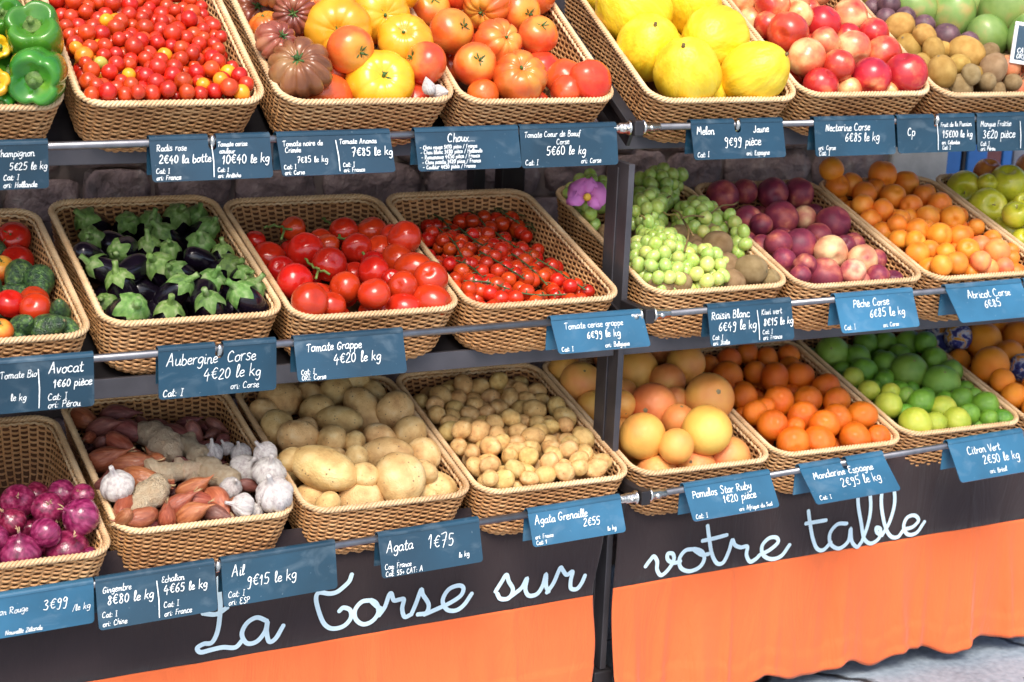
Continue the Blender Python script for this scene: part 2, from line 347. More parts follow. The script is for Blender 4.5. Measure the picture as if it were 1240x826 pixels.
def rrect(inset, rad, n_per):
    """closed outline of a rounded rectangle, n_per points spread evenly along it"""
    x0, y0, x1, y1 = inset, inset, BW-inset, BL-inset
    segs = []; K = 400; pts = []
    cs = [((x1-rad, y0+rad), -90), ((x1-rad, y1-rad), 0), ((x0+rad, y1-rad), 90), ((x0+rad, y0+rad), 180)]
    for (cx, cy), a0 in cs:
        for k in range(25):
            a = R(a0+90*k/24); pts.append((cx+rad*math.cos(a), cy+rad*math.sin(a)))
    pts.append(pts[0]); P = np.array(pts); d = np.r_[0, np.cumsum(np.hypot(*np.diff(P, axis=0).T))]
    s = np.linspace(0, d[-1], n_per, endpoint=False)
    return np.c_[np.interp(s, d, P[:, 0]), np.interp(s, d, P[:, 1])]
def outline_at(f, n):        # f = 0 at the rim, 1 at the foot
    ins = .006 + .017*f + .016*max(0, (f-.72)/.28)**2
    return rrect(ins, .036+.012*f, n)
def make_weave(seed):
    mb = MB(); NS = 88; SUB = 5; n = NS*SUB; rows = 25
    jr = random.Random(seed)
    for k in range(rows):
        f = (k+.5)/rows; o = outline_at(f, n); nx = np.roll(o, -1, 0)-np.roll(o, 1, 0); nx /= np.linalg.norm(nx, axis=1)[:, None]
        nr = np.c_[nx[:, 1], -nx[:, 0]]
        z = BH*(1-f)-.003
        ph = math.pi*(k % 2)
        ring = []
        th = .0018*jr.uniform(.85, 1.15); tw = .00225*jr.uniform(.86, 1.12)
        off = jr.random()*10
        for i in range(n):
            a = math.pi*i/SUB+ph
            am = .0030*math.sin(a)*(1+.35*mnoise.noise(Vector((i*.03, k*2.3, off+5))))
            zz = z+.0015*mnoise.noise(Vector((i*.07, k*3.1, off)))
            c = o[i]+nr[i]*am
            for j in range(6):
                an = 2*math.pi*j/6
                ring.append((c[0]+nr[i, 0]*th*math.cos(an), c[1]+nr[i, 1]*th*math.cos(an), zz+tw*math.sin(an)))
        mb.add(ring, [(i*6+j, ((i+1) % n)*6+j, ((i+1) % n)*6+(j+1) % 6, i*6+(j+1) % 6) for i in range(n) for j in range(6)])
    # upright stakes
    tops = [outline_at(f, NS) for f in (0, .33, .66, .85, 1.0)]
    for i in range(NS):
        mb.tube([(tops[q][i][0], tops[q][i][1], BH*(1-f)) for q, f in enumerate((0, .33, .66, .85, 1.0))], .0019, 5)
    me = mb.mesh('side', M_wick, True)
    return me
def make_floor_and_gap_shade():             # the floor, plus a dark sheet added as shade in the weave gaps
    mb = MB(); n = 100; vs = []
    fs = (0.05, .3, .6, .8, .9, 1.0)
    for f in fs:
        o = outline_at(f, n); vs += [(p_[0], p_[1], BH*(1-f)) for p_ in o]
    mb.add(vs, [(k*n+j, k*n+(j+1) % n, (k+1)*n+(j+1) % n, (k+1)*n+j) for k in range(len(fs)-1) for j in range(n)])
    mb.f.append(tuple((len(fs)-1)*n+j for j in range(n)))
    return mb.mesh('floor', M_gap_floor, False)
def make_rim():
    mb = MB(); L_ = 1.38; n = 400; o = rrect(.0045, .040, n); nx = np.roll(o, -1, 0)-np.roll(o, 1, 0); nx /= np.linalg.norm(nx, axis=1)[:, None]
    nr = np.c_[nx[:, 1], -nx[:, 0]]; turns = 66
    for s in range(3):
        pts = []
        for i in range(n):
            a = 2*math.pi*(turns*i/n+s/3)
            pts.append((o[i, 0]+nr[i, 0]*.0036*math.cos(a), o[i, 1]+nr[i, 1]*.0036*math.cos(a), BH+.0031*math.sin(a)+.001))
        mb.tube(pts, .0026, 6, closed=True)
    # inner bead
    o2 = rrect(.0115, .036, n)
    mb.tube([(o2[i, 0], o2[i, 1], BH-.0045+.0016*math.sin(i*1.57)) for i in range(n)], .0024, 6, closed=True)
    return mb.mesh('rim', M_rim, True)
ME_sides, ME_floor_gap_shade, ME_rim = [make_weave(5), make_weave(8)], make_floor_and_gap_shade(), make_rim()
class Basket: pass
BASK = {}
def basket(key, r, x0, x1, off, label, first=[None]):
    B = Basket(); B.key, B.r = key, r; y0, z0, t = ROWS[r]; B.t = t
    B.d = np.array([0, math.cos(t), math.sin(t)]); B.n = np.array([0, -math.sin(t), math.cos(t)])
    B.o = np.array([x0, y0, z0]) + B.d*off          # front left corner of the rim
    B.w = x1-x0; B.place = label
    ft = B.o - B.n*BH
    root = empty('wicker_basket', ft, (t, 0, 0)); root.scale = (B.w/BW, 1, 1)
    tag(root, PLACE_B[key], 'basket', 'wicker baskets on the three shelves')
    if first[0] is None:
        for nm, me in (('side', ME_sides[0]), ('floor', ME_floor_gap_shade), ('rim', ME_rim)): obj(nm, me, root)  # 'floor' also holds the dark sheet added as shade in the weave gaps
        first[0] = root
    else:
        for ch in first[0].children:
            c = ch.copy(); COL.objects.link(c); c.parent = root
            if ch.name.startswith('side') and len(BASK) % 2: c.data = ME_sides[1]
    BASK[key] = B
    return B
PLACE_B = {
 'T0': 'wicker basket of green peppers at the left end of the top shelf',
 'T1': 'wicker basket full of small red cherry tomatoes on the top shelf',
 'T2': 'wicker basket of brown and yellow ribbed tomatoes on the top shelf',
 'T3': 'wicker basket of large orange-red beef tomatoes on the top shelf',
 'T4': 'wicker basket of big yellow melons on the top shelf',
 'T5': 'wicker basket of red and cream nectarines on the top shelf',
 'T6': 'wicker basket of mangoes, kiwis and passion fruit at the top right',
 'M0': 'wicker basket of avocados and tomatoes at the left end of the middle shelf',
 'M1': 'wicker basket of dark aubergines with green caps on the middle shelf',
 'M2': 'wicker basket of round red tomatoes on the middle shelf',
 'M3': 'wicker basket of cherry tomatoes on the vine beside the post',
 'M4': 'wicker basket of white grapes and kiwis behind the post',
 'M5': 'wicker basket of dark pink peaches on the middle shelf',
 'M6': 'wicker basket heaped with orange apricots on the middle shelf',
 'M7': 'wicker basket of yellow-green apples at the right end of the middle shelf',
 'B0': 'wicker basket of red onions at the left end of the bottom shelf',
 'B1': 'wicker basket of shallots, ginger and garlic on the bottom shelf',
 'B2': 'wicker basket of large pale potatoes on the bottom shelf',
 'B3': 'wicker basket of small new potatoes on the bottom shelf',
 'B4': 'wicker basket of pink and yellow grapefruit on the bottom shelf',
 'B5': 'wicker basket of bright orange tangerines on the bottom shelf',
 'B6': 'wicker basket of green and yellow limes on the bottom shelf',
 'B7': 'wicker basket of large oranges at the right end of the bottom shelf'}
for a in [('T0', 0, -1.262, -.967, .0, 'pepper basket'), ('T1', 0, -.951, -.653, .006, 'cherry tomato basket'), ('T2', 0, -.637, -.329, .003, 'ribbed tomato basket'),
          ('T3', 0, -.327, -.031, -.003, 'beef tomato basket'), ('T4', 0, .028, .341, -.008, 'melon basket'), ('T5', 0, .345, .648, .003, 'nectarine basket'),
          ('T6', 0, .650, .955, -.004, 'mango and kiwi basket'),
          ('M0', 1, -1.243, -.947, .003, 'avocado basket'), ('M1', 1, -.929, -.635, .028, 'aubergine basket'), ('M2', 1, -.631, -.334, .008, 'round tomato basket'),
          ('M3', 1, -.327, -.032, .006, 'vine tomato basket'), ('M4', 1, .022, .3195, .010, 'grape basket'), ('M5', 1, .324, .616, -.002, 'peach basket'),
          ('M6', 1, .618, .913, -.006, 'apricot basket'), ('M7', 1, .917, 1.213, -.004, 'apple basket'),
          ('B0', 2, -1.236, -.933, -.040, 'red onion basket'), ('B1', 2, -.920, -.622, .007, 'shallot basket'), ('B2', 2, -.612, -.308, .004, 'large potato basket'),
          ('B3', 2, -.304, -.002, .0, 'small potato basket'), ('B4', 2, .001, .296, .001, 'grapefruit basket'), ('B5', 2, .301, .600, .009, 'tangerine basket'),
          ('B6', 2, .607, .908, .028, 'lime basket'), ('B7', 2, .911, 1.21, .02, 'orange basket')]:
    basket(*a)

# ------------------------------------------------------------------ handwriting: a small stroke alphabet (x 0..10, baseline 0, x-height 10, ascender 20)
GL = {
'a': (10, '9 9 6 10.5 2 8 1 4 3 0.5 6 1 8.5 5 9 9 8.5 3 9.5 .3 11 1.5'), 'b': (9, '2 19 1.5 9 1.5 1 5 -.3 8.5 3 8 8 4.5 10 1.8 7'),
'c': (8, '8 8.5 5 10.3 1.5 7.5 1.2 2.5 4.5 0 8.5 1.5'), 'd': (10, '8.5 8.5 5 10.2 1.5 7 1.5 2 5 .2 8 4 9.2 19 8.8 3 10 .3 11.5 1.5'),
'e': (8, '1.5 5 6.5 6 7.5 8.5 5 10.3 1.8 8 1.3 3 4 0 8.5 2'), 'f': (7, '7.5 17.5 5.5 19.5 3.8 16 3 0 2.8 -5/0 9.5 6.5 10'),
'g': (9, '8.5 9 5 10.3 1.5 7 2 2.5 5 1.5 8 5 8.6 9 8 -3 5 -7 1.5 -5'), 'h': (9, '2 19 1.5 0/1.7 6 5 10.2 7.5 8 7.5 2 8.5 0 10 1.5'),
'i': (4, '2 10 1.8 3 2.5 .2 4.5 1.5/2.4 14 2.6 14.8'), 'j': (5, '3.5 10 3 -4 .5 -6.5/3.8 14 4 14.8'), 'k': (9, '2 19 1.3 0/7.5 10 2 5 4 5 8.5 0'),
'l': (5, '1.5 3 4.5 14 4 19 2 17 1.8 4 3 0 5.5 2'), 'm': (14, '1.3 10 1.3 0/1.4 6 4 10.2 6.2 8 6.3 0/6.4 6 9 10.2 11.5 8 11.5 2 12.5 0 14 1.5'),
'n': (9.5, '1.5 10 1.4 0/1.5 6 4.5 10.2 7.3 8 7.3 2 8.5 0 10 1.5'), 'o': (9, '5 10.2 1.5 7.5 1.5 2 4.8 0 8 3 7.8 8 5 10.2 8 9 9.5 9.5'),
'p': (9, '1.8 10 1.4 -8/1.7 7 5 10.2 8.3 7 7.5 1.5 4.5 0 1.8 2'), 'q': (9, '8.5 9 5 10.2 1.5 7 1.7 2 5 .5 8 4 8.6 9 8.3 -8'), 'r': (7, '1.5 10 1.6 0/1.6 5.5 4 9.6 7 10'),
's': (7.5, '7 9 4.5 10.4 2 8.5 3 6 6.3 4 6.5 1 3.5 -.2 1 1.5'), 't': (7, '4 17 3 4 4.5 .2 7.5 1.5/.8 11 7 11.6'), 'u': (9.5, '1.5 10 1.3 3 3.5 .2 7 3 8 10 7.8 2.5 9 .3 10.5 1.5'),
'v': (8.5, '1 10 4 0 7.8 10'), 'w': (12, '1 10 3.5 0 6 8 8.5 0 11 10'), 'x': (8, '1 10 7.5 0/7.5 10 1 0'), 'y': (9, '1.5 10 1.8 4.5 4 2.5 7 5.5 8 10 7 -3 4 -7 1 -5'), 'z': (8, '1 10 7.5 10 1 0 8 0'),
'A': (13, '1 0 6 18 7 18 11 0/3 7 10 7.5'), 'B': (11, '2 18 1.5 0/2 18 7.5 18 8 12 2.5 10 9 8 9.5 2 5 -.2 1.5 .5'), 'C': (12, '10 15 7 18.3 2.5 14 1.5 6 4.5 .5 10.5 2'), 'D': (12, '2.5 18 2 0/1 18 8 16.5 10.5 9 8 2 2 0'),
'E': (10, '9 17 4 18 2.5 14 5 10.5 7 10.5 3.5 9.5 1.5 5 3.5 .5 9 1.5'), 'F': (10, '2.5 18 2 0/1.5 18 9 18.5/2 9.5 7 10'), 'G': (12, '10.5 15 7 18.3 2.5 14 1.5 6 4.5 .5 9 1.5 10 7 6.5 7.5'), 'H': (12, '2 18 1.5 0/9.5 18.5 9.2 0/1.7 9 9.3 9.8'),
'I': (6, '1 18 5.5 18/3.2 18 3 0/.8 0 5.2 0'), 'J': (9, '7 18 6.6 4 4 0 1 3'), 'K': (11, '2 18 1.5 0/9.5 18 2 8.5 10 0'), 'L': (10, '2.5 18 1.5 1 4 0 9.5 .8'), 'M': (14, '1 0 3 18 7 6 11 18.5 12.5 0'),
'N': (12, '1.5 0 2.3 17.5 9 1 10 18.5'), 'O': (12, '6 18 2 14 1.8 4 6 0 10.3 5 10 14 6 18'), 'P': (11, '2.3 18 1.8 0/1 16.5 5 18.5 9.5 16 9 10.5 2.5 8.5'), 'R': (12, '2.3 18 1.8 0/1 16.5 5 18.5 9.3 16 8.5 10.5 2.5 9 10.5 0'),
'S': (10, '9 15.5 6 18.3 2.5 15.5 4 11 8 7.5 8.3 2.5 5 -.2 1.5 2'), 'T': (11, '.5 16.5 5 18.3 10.5 18/5.8 18 5 0'), 'V': (11, '1 18 5.5 0 10.5 18.5'), 'X': (11, '1 18 10 0/10 18 1 0'), 'Z': (11, '1.5 18 10 18 1 0 10.5 .5'),
'0': (10, '5 17.5 1.8 13 1.8 4 5 0 8.5 4.5 8.3 13 5 17.5'), '1': (8, '1.5 12 5 17.8 4.6 0'), '2': (10, '1.8 14 4.5 17.8 8 15 7 10 1.5 .4 9.5 .8'), '3': (10, '2 16 5.5 17.8 8 14.5 4.5 9.8 8.7 6 6.5 .5 1.5 1.5'),
'4': (11, '6 17.8 1.2 7 10 7.5/7.3 11 6.8 -2'), '5': (10, '9 17.5 3.2 17.5 2.4 10 6.5 10.5 8.5 6 6 .5 1.5 1.3'), '6': (10, '8 17.5 3.5 12 1.8 4.5 4.5 0 8.5 3.5 6.5 8.5 2.2 6'), '7': (10, '1.5 17 9 17.5 4 -1/3 8.5 8 9'),
'8': (10, '7.8 14.5 5 17.8 2.5 14.5 7.8 5 5.2 0 2 4 7.8 13.5 7.8 14.5'), '9': (10, '8.3 14 5 17.5 2 13.5 4.5 9.5 8 12.5 8.4 15 7 -2 3 -3'), '€': (11, '10 15.5 7 17.5 3.5 13 3.2 5 6.3 .8 10 2.5/1 11 8 11.5/1 7 7.5 7.5'),
'.': (4, '1.8 .2 2.2 .8'), ',': (4, '2.2 1 1 -2.5'), ':': (5, '2 1 2.3 1.6/2.3 8 2.6 8.6'), '/': (8, '1 -2 7.5 18'), '-': (8, '1 7.5 7 8'), '+': (10, '5 12 5 3/1 7.5 9 7.8'), "'": (4, '2 18 1.5 15'),
'è': (8, '1.5 5 6.5 6 7.5 8.5 5 10.3 1.8 8 1.3 3 4 0 8.5 2/3.5 15.5 5.5 13'), 'é': (8, '1.5 5 6.5 6 7.5 8.5 5 10.3 1.8 8 1.3 3 4 0 8.5 2/4 13 6.5 15.8'), 'ê': (8, '1.5 5 6.5 6 7.5 8.5 5 10.3 1.8 8 1.3 3 4 0 8.5 2/2.5 12.8 4.8 15.2 7 12.8'),
'î': (4, '2 10 1.8 3 2.5 .2 4.5 1.5/.5 12.8 2.3 15.2 4.2 12.8'), ' ': (7, '')}
def smooth2(p, sub=5):
    p = np.array(p, float)
    if len(p) < 3: return p
    q = np.vstack([2*p[0]-p[1], p, 2*p[-1]-p[-2]]); out = []
    for i in range(1, len(q)-2):
        for k in range(sub):
            t = k/sub
            out.append(.5*((2*q[i])+(-q[i-1]+q[i+1])*t+(2*q[i-1]-5*q[i]+4*q[i+1]-q[i+2])*t*t+(-q[i-1]+3*q[i]-3*q[i+1]+q[i+2])*t**3))
    out.append(p[-1]); return np.array(out)
def text_lines(txt, x, y, size, slant=.14, jr=rnd):
    """polylines of one hand written line; size = x-height in metres * 2 (cap height)"""
    k = size/18.0; out = []; cx = x
    for ch in txt:
        w, s = GL.get(ch, GL[' '])
        jy = jr.uniform(-.8, .8); js = jr.uniform(.92, 1.1); ja = jr.uniform(-.05, .05)
        if s:
            for st in s.split('/'):
                n = [float(t) for t in st.split()]; p = [(n[i], n[i+1]) for i in range(0, len(n), 2)]
                p = smooth2(p)
                px_ = cx+k*(p[:, 0]*js+p[:, 1]*(slant+ja)); py_ = y+k*(p[:, 1]*js+jy)
                out.append(np.c_[px_, py_])
        cx += k*(w*js+.9)
    return out, cx
def text_width(txt, size): return sum(GL.get(c, GL[' '])[0]+.9 for c in txt)*size/18.0
def ribbon(mb, pl, width, to3, lift, taper=True):
    n = len(pl); d = np.gradient(pl, axis=0); ln = np.maximum(np.hypot(d[:, 0], d[:, 1]), 1e-9); nn = np.c_[-d[:, 1], d[:, 0]]/ln[:, None]
    pl = pl.copy(); e = width*.35
    pl[0] -= d[0]/ln[0]*e; pl[-1] += d[-1]/ln[-1]*e
    vs = []
    for i in range(n):
        h = width/2*(.75 if (i == 0 or i == n-1) else 1)
        for s in (-1, 1): vs.append(to3(pl[i, 0]+s*h*nn[i, 0], pl[i, 1]+s*h*nn[i, 1], lift[0])); 
        lift[0] += 1.5e-6
    mb.add(vs, [(2*i, 2*i+1, 2*i+3, 2*i+2) for i in range(n-1)])

# ------------------------------------------------------------------ price tags folded over the rails
def price_tag(name_, label, r, TL, TR, BLp, lines, bright=False, notch=None, divider=None, gap=0.0, H=None):
    xl, xr = float(ony(TL[0], TL[1], RAILY[r])[0]), float(ony(TR[0], TR[1], RAILY[r])[0])
    side = 0 if (xl+xr)/2 < 0 else 1; f = RAIL[r][side]
    P0 = np.array([xl, RAILY[r]-.0068, f(xl)+.0045]); P1 = np.array([xr, RAILY[r]-.0068, f(xr)+.0045])
    q = onx(BLp[0], BLp[1], xl); dv = q-P0; Hh = math.hypot(dv[1], dv[2]); ang = math.atan2(-dv[1], -dv[2])
    if H: Hh = H
    ex = (P1-P0); Wd = np.linalg.norm(ex); ex /= Wd
    ang = max(.03, min(1.1, ang))
    ed = np.array([0, -math.sin(ang), -math.cos(ang)]); nn = np.cross(ed, ex); nn = nn/np.linalg.norm(nn)
    if nn[1] > 0: nn = -nn
    root = empty(name_, P0); tag(root, label, 'price tag', 'price tags on the rails')
    def to3(x, y, w=0): return tuple(ex*x+ed*(-y)+nn*w)          # x right, y up (0 at the fold)
    m = M_slate_sky if bright else M_slate  # bright tags take the copy with sky sheen in its colour
    rad = .006
    out = [(0, 0)]
    for k in range(5):
        a = math.pi+math.pi/2*k/4; out.append((rad+rad*math.cos(a), -Hh+rad+rad*math.sin(a)))
    for k in range(5):
        a = -math.pi/2+math.pi/2*k/4; out.append((Wd-rad+rad*math.cos(a), -Hh+rad+rad*math.sin(a)))
    out.append((Wd, 0))
    if notch is not None:
        xn = float(ony(notch, TL[1], RAILY[r])[0])-xl; hw = .0065
        out += [(xn+hw, 0)] + [(xn+hw*math.cos(math.pi*k/6*-1), -.011+hw*math.sin(math.pi*k/6*-1)) for k in range(7)] + [(xn-hw, 0)]
    n = len(out); mb = MB(); th = .0018
    mb.add([to3(x, y, 0) for x, y in out]+[to3(x, y, -th) for x, y in out], [tuple(range(n)), tuple(range(2*n-1, n-1, -1))]+[(i, (i+1) % n, n+(i+1) % n, n+i) for i in range(n)])
    mb.build('front_plate', m, root)
    # the fold over the rail and the plate behind
    fb = MB(); K = 9; spans = [(0, Wd)] if notch is None else [(0, xn-hw), (xn+hw, Wd)]
    for sa, sb2 in spans:
        prof = []
        for k in range(K):
            a = math.pi*k/(K-1); prof.append((RAILY[r]-.0072*math.cos(a), .0045+.0066*math.sin(a)))
        prof.append((RAILY[r]+.0075, -.050))
        vs = []
        for (yy, dz) in prof:
            for x in (sa, sb2):
                base = P0+ex*x; vs.append((base[0]-P0[0], yy-P0[1], base[2]-P0[2]-.0045+dz))
        fb.add(vs, [(2*i, 2*i+1, 2*i+3, 2*i+2) for i in range(len(prof)-1)])
    o = fb.build('back_plate', m, root, smooth=False); sm = o.modifiers.new('thick', 'SOLIDIFY'); sm.thickness = .0014; sm.offset = 0
    wr = MB(); lift = [.0006]; jr = random.Random(hash(label) % 1000 if False else len(label)*7+int(TL[0]+900))
    for (txt, fx, fy, size) in lines:
        size = size*Hh*(.84 if size > .2 else .74); x0 = fx*Wd; w = text_width(txt, size); mxw = Wd-x0-.003
        if fx < .5 and divider and x0 < divider*Wd: mxw = divider*Wd-x0-.003
        if w > mxw: size *= max(.55, mxw/w)
        pls, _ = text_lines(txt, x0, -fy*Hh, size, jr=jr)
        for pl in pls: ribbon(wr, pl, .00145 if size > .011 else .00105, to3, lift)
    if divider: ribbon(wr, np.array([(divider*Wd, -.16*Hh), (divider*Wd+.001, -.55*Hh), (divider*Wd-.0005, -.93*Hh)]), .0018, to3, lift)
    wr.build('writing', M_chalk, root)
T = price_tag
# text rows: (words, x 0..1, baseline 0..1 from the top, cap height as a share of the tag's height)
T('price_tag', 'dark slate price tag for mushrooms at 5€25, leftmost on the top rail', 0, (-40, 180), (57, 177), (-38, 231), [('Champignon', .34, .26, .2), ('5€25 le kg', .50, .56, .26), ('Cat: I', .42, .78, .16), ('ori: Hollande', .42, .95, .16)])
T('price_tag', 'dark slate price tag for pink radishes at 2€40 and coloured cherry tomatoes', 0, (179, 169), (325, 164), (185, 221), [('Radis rose', .05, .26, .19), ('2€40 la botte', .06, .56, .25), ('Cat: I', .03, .80, .15), ('ori: France', .03, .96, .15), ('Tomate cerise', .55, .2, .15), ('couleur', .56, .37, .15), ('10€40 le kg', .57, .62, .24), ('Cat: I', .53, .82, .13), ('ori: Ardèche', .53, .96, .13)], notch=255, divider=.5)
T('price_tag', 'dark slate price tag for black and pineapple tomatoes, two prices side by side', 0, (333, 165), (470, 160), (342, 214), [('Tomate noire de', .04, .25, .17), ('Crimée', .05, .41, .16), ('7€85 le kg', .14, .68, .2), ('Cat: I', .02, .83, .14), ('ori: Corse', .02, .97, .14), ('Tomate Ananas', .53, .25, .17), ('7€85 le kg', .62, .57, .25), ('Cat: I', .53, .83, .14), ('ori: France', .53, .97, .14)], divider=.5)
T('price_tag', 'dark slate price tag headed Choux with a list of five cabbages', 0, (500, 159), (625, 155), (507, 208), [('Choux...', .30, .27, .26), ('- Chou rouge 5€10 pièce / France', .03, .44, .13), ('- Chou blanc 3€80 pièce / Hollande', .03, .57, .13), ('- Romanesco 4€50 pièce / France', .03, .70, .13), ('- Chou pointu 3€20 pièce / France', .03, .83, .13), ('- Couleur 4€50 pièce / France', .03, .96, .13)])
T('price_tag', 'dark slate price tag for Corsican beef tomatoes at 5€60, beside the post', 0, (627, 155), (744, 151.5), (632, 204), [('Tomate Coeur de Boeuf', .04, .22, .19), ('Corse', .36, .42, .2), ('5€60 le kg', .25, .69, .26), ('Cat: I', .03, .93, .17), ('ori: Corse', .6, .93, .17)])
T('price_tag', 'dark slate price tag for yellow melon at 9€99 under the melons', 0, (834, 150), (945, 148), (841, 194), [('Melon', .05, .30, .24), ('Jaune', .66, .28, .22), ('9€99 pièce', .33, .64, .27), ('Cat: I', .03, .93, .18), ('ori: Espagne', .56, .92, .17)], notch=890)
T('price_tag', 'dark slate price tag for Corsican nectarines at 6€85', 0, (983, 148), (1080, 145), (988, 190), [('Nectarine Corse', .13, .30, .24), ('6€85 le kg', .36, .60, .26), ('ori: Corse', .03, .82, .17), ('Cat: I', .03, .97, .17)])
T('price_tag', 'dark slate price tag for passion fruit at 15€, with a hook notch', 0, (1083, 145), (1177, 143), (1088, 186), [('Cp', .12, .50, .26), ('Fruit de la Passion', .55, .26, .16), ('15€00 le kg', .56, .58, .23), ('ori: Colombie', .55, .78, .14), ('Cat: I', .55, .93, .14)], notch=1131, divider=.5)
T('price_tag', 'dark slate price tag for mango at 3€20 and kiwi, rightmost on the top rail', 0, (1180, 142.5), (1272, 140), (1184, 184), [('Mangue Fraîche', .04, .28, .2), ('3€20 pièce', .06, .62, .27), ('Cat: I', .03, .83, .15), ('ori: Pérou', .03, .97, .15), ('Kiwi', .68, .3, .22), ('1€20', .66, .6, .25), ('Cat: I', .60, .90, .15)], divider=.55)
T('price_tag', 'blue slate price tag for tomatoes and avocado at 1€60, leftmost on the middle rail', 1, (-60, 450), (112, 430), (-58, 505), [('Tomate Bio', .33, .30, .18), ('le kg', .40, .75, .18), ('Avocat', .67, .27, .25), ('1€60 pièce', .70, .55, .25), ('Cat: I', .66, .80, .18), ('ori: Pérou', .66, .96, .18)], divider=.6)
T('price_tag', 'blue slate price tag for Corsican aubergines at 4€20', 1, (190, 424), (333, 411), (188, 479), [('Aubergine  Corse', .06, .32, .27), ('4€20 le kg', .37, .66, .27), ('Cat: I', .03, .94, .2), ('ori: Corse', .60, .90, .17)], notch=264)
T('price_tag', 'blue slate price tag for tomatoes in clusters at 4€20 under the round tomatoes', 1, (354, 411), (486, 399), (361, 463), [('Tomate Grappe', .10, .29, .23), ('4€20 le kg', .33, .63, .28), ('Cat: I', .03, .83, .16), ('ORI: Corse', .03, .97, .16)])
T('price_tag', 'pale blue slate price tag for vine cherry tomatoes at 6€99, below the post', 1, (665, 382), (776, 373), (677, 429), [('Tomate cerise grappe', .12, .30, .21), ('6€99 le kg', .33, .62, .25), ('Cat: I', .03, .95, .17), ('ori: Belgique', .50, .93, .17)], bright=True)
T('price_tag', 'blue slate price tag for white grapes at 6€49 and green kiwis, two prices', 1, (854, 376), (955, 370), (861, 420), [('Raisin Blanc', .03, .30, .23), ('6€49 le kg', .10, .62, .27), ('Cat: I', .02, .83, .15), ('ori: Italie', .02, .97, .15), ('Kiwi vert', .62, .29, .2), ('8€15 le kg', .63, .58, .25), ('Cat: I', .61, .80, .15), ('ori: France', .61, .95, .15)], divider=.57)
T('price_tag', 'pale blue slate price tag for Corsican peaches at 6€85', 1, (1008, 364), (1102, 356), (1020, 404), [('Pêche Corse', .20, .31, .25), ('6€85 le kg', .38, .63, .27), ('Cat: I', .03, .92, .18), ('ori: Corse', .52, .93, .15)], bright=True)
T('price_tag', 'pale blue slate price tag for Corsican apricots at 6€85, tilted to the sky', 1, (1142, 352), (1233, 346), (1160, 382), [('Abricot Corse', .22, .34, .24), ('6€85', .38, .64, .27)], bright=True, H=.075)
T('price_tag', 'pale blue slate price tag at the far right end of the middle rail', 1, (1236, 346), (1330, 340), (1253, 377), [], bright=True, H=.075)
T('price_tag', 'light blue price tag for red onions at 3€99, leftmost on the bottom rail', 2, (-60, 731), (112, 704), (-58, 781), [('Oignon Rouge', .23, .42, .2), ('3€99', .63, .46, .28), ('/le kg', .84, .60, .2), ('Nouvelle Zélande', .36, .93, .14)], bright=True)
T('price_tag', 'blue slate price tag for ginger at 8€80 and long shallots on the bottom rail', 2, (114, 705), (258, 683), (120, 764), [('Gingembre', .05, .24, .17), ('8€80 le kg', .08, .50, .22), ('Cat: I', .03, .75, .15), ('ori: Chine', .03, .93, .15), ('Echalion', .54, .22, .17), ('4€65 le kg', .55, .46, .21), ('Cat: I', .54, .75, .15), ('ori: France', .54, .93, .15)], divider=.5)
T('price_tag', 'blue slate price tag for garlic at 9€15 beside the ginger tag', 2, (266, 682), (404, 660), (271, 736), [('Ail', .08, .34, .26), ('9€15 le kg', .20, .62, .27), ('Cat: I', .04, .80, .17), ('ori: ESP', .04, .97, .17)])
T('price_tag', 'blue slate price tag for Agata potatoes at 1€75', 2, (456, 648), (578, 629), (463, 701), [('Agata', .06, .40, .28), ('1€75', .46, .46, .36), ('le kg', .76, .80, .16), ('Cog: France', .03, .80, .16), ('Cal: 55+ CAT: A', .03, .97, .16)])
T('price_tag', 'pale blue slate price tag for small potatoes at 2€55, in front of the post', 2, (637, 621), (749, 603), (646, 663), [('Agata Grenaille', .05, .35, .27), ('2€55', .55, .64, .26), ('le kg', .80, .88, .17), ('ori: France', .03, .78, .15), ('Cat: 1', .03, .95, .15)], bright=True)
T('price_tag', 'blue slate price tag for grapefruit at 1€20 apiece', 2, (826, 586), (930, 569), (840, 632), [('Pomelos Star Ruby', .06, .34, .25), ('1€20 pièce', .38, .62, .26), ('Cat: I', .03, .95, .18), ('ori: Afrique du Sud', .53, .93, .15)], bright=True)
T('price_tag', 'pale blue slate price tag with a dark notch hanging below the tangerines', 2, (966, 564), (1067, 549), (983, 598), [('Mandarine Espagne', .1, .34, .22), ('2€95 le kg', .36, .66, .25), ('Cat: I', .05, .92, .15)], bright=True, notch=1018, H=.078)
T('price_tag', 'pale blue slate price tag below the limes at the right end of the bottom rail', 2, (1145, 539), (1235, 523), (1160, 573), [('Citron Vert', .2, .34, .22), ('2€50 le kg', .36, .64, .25), ('ori: Brésil', .4, .9, .15)], bright=True, H=.078)

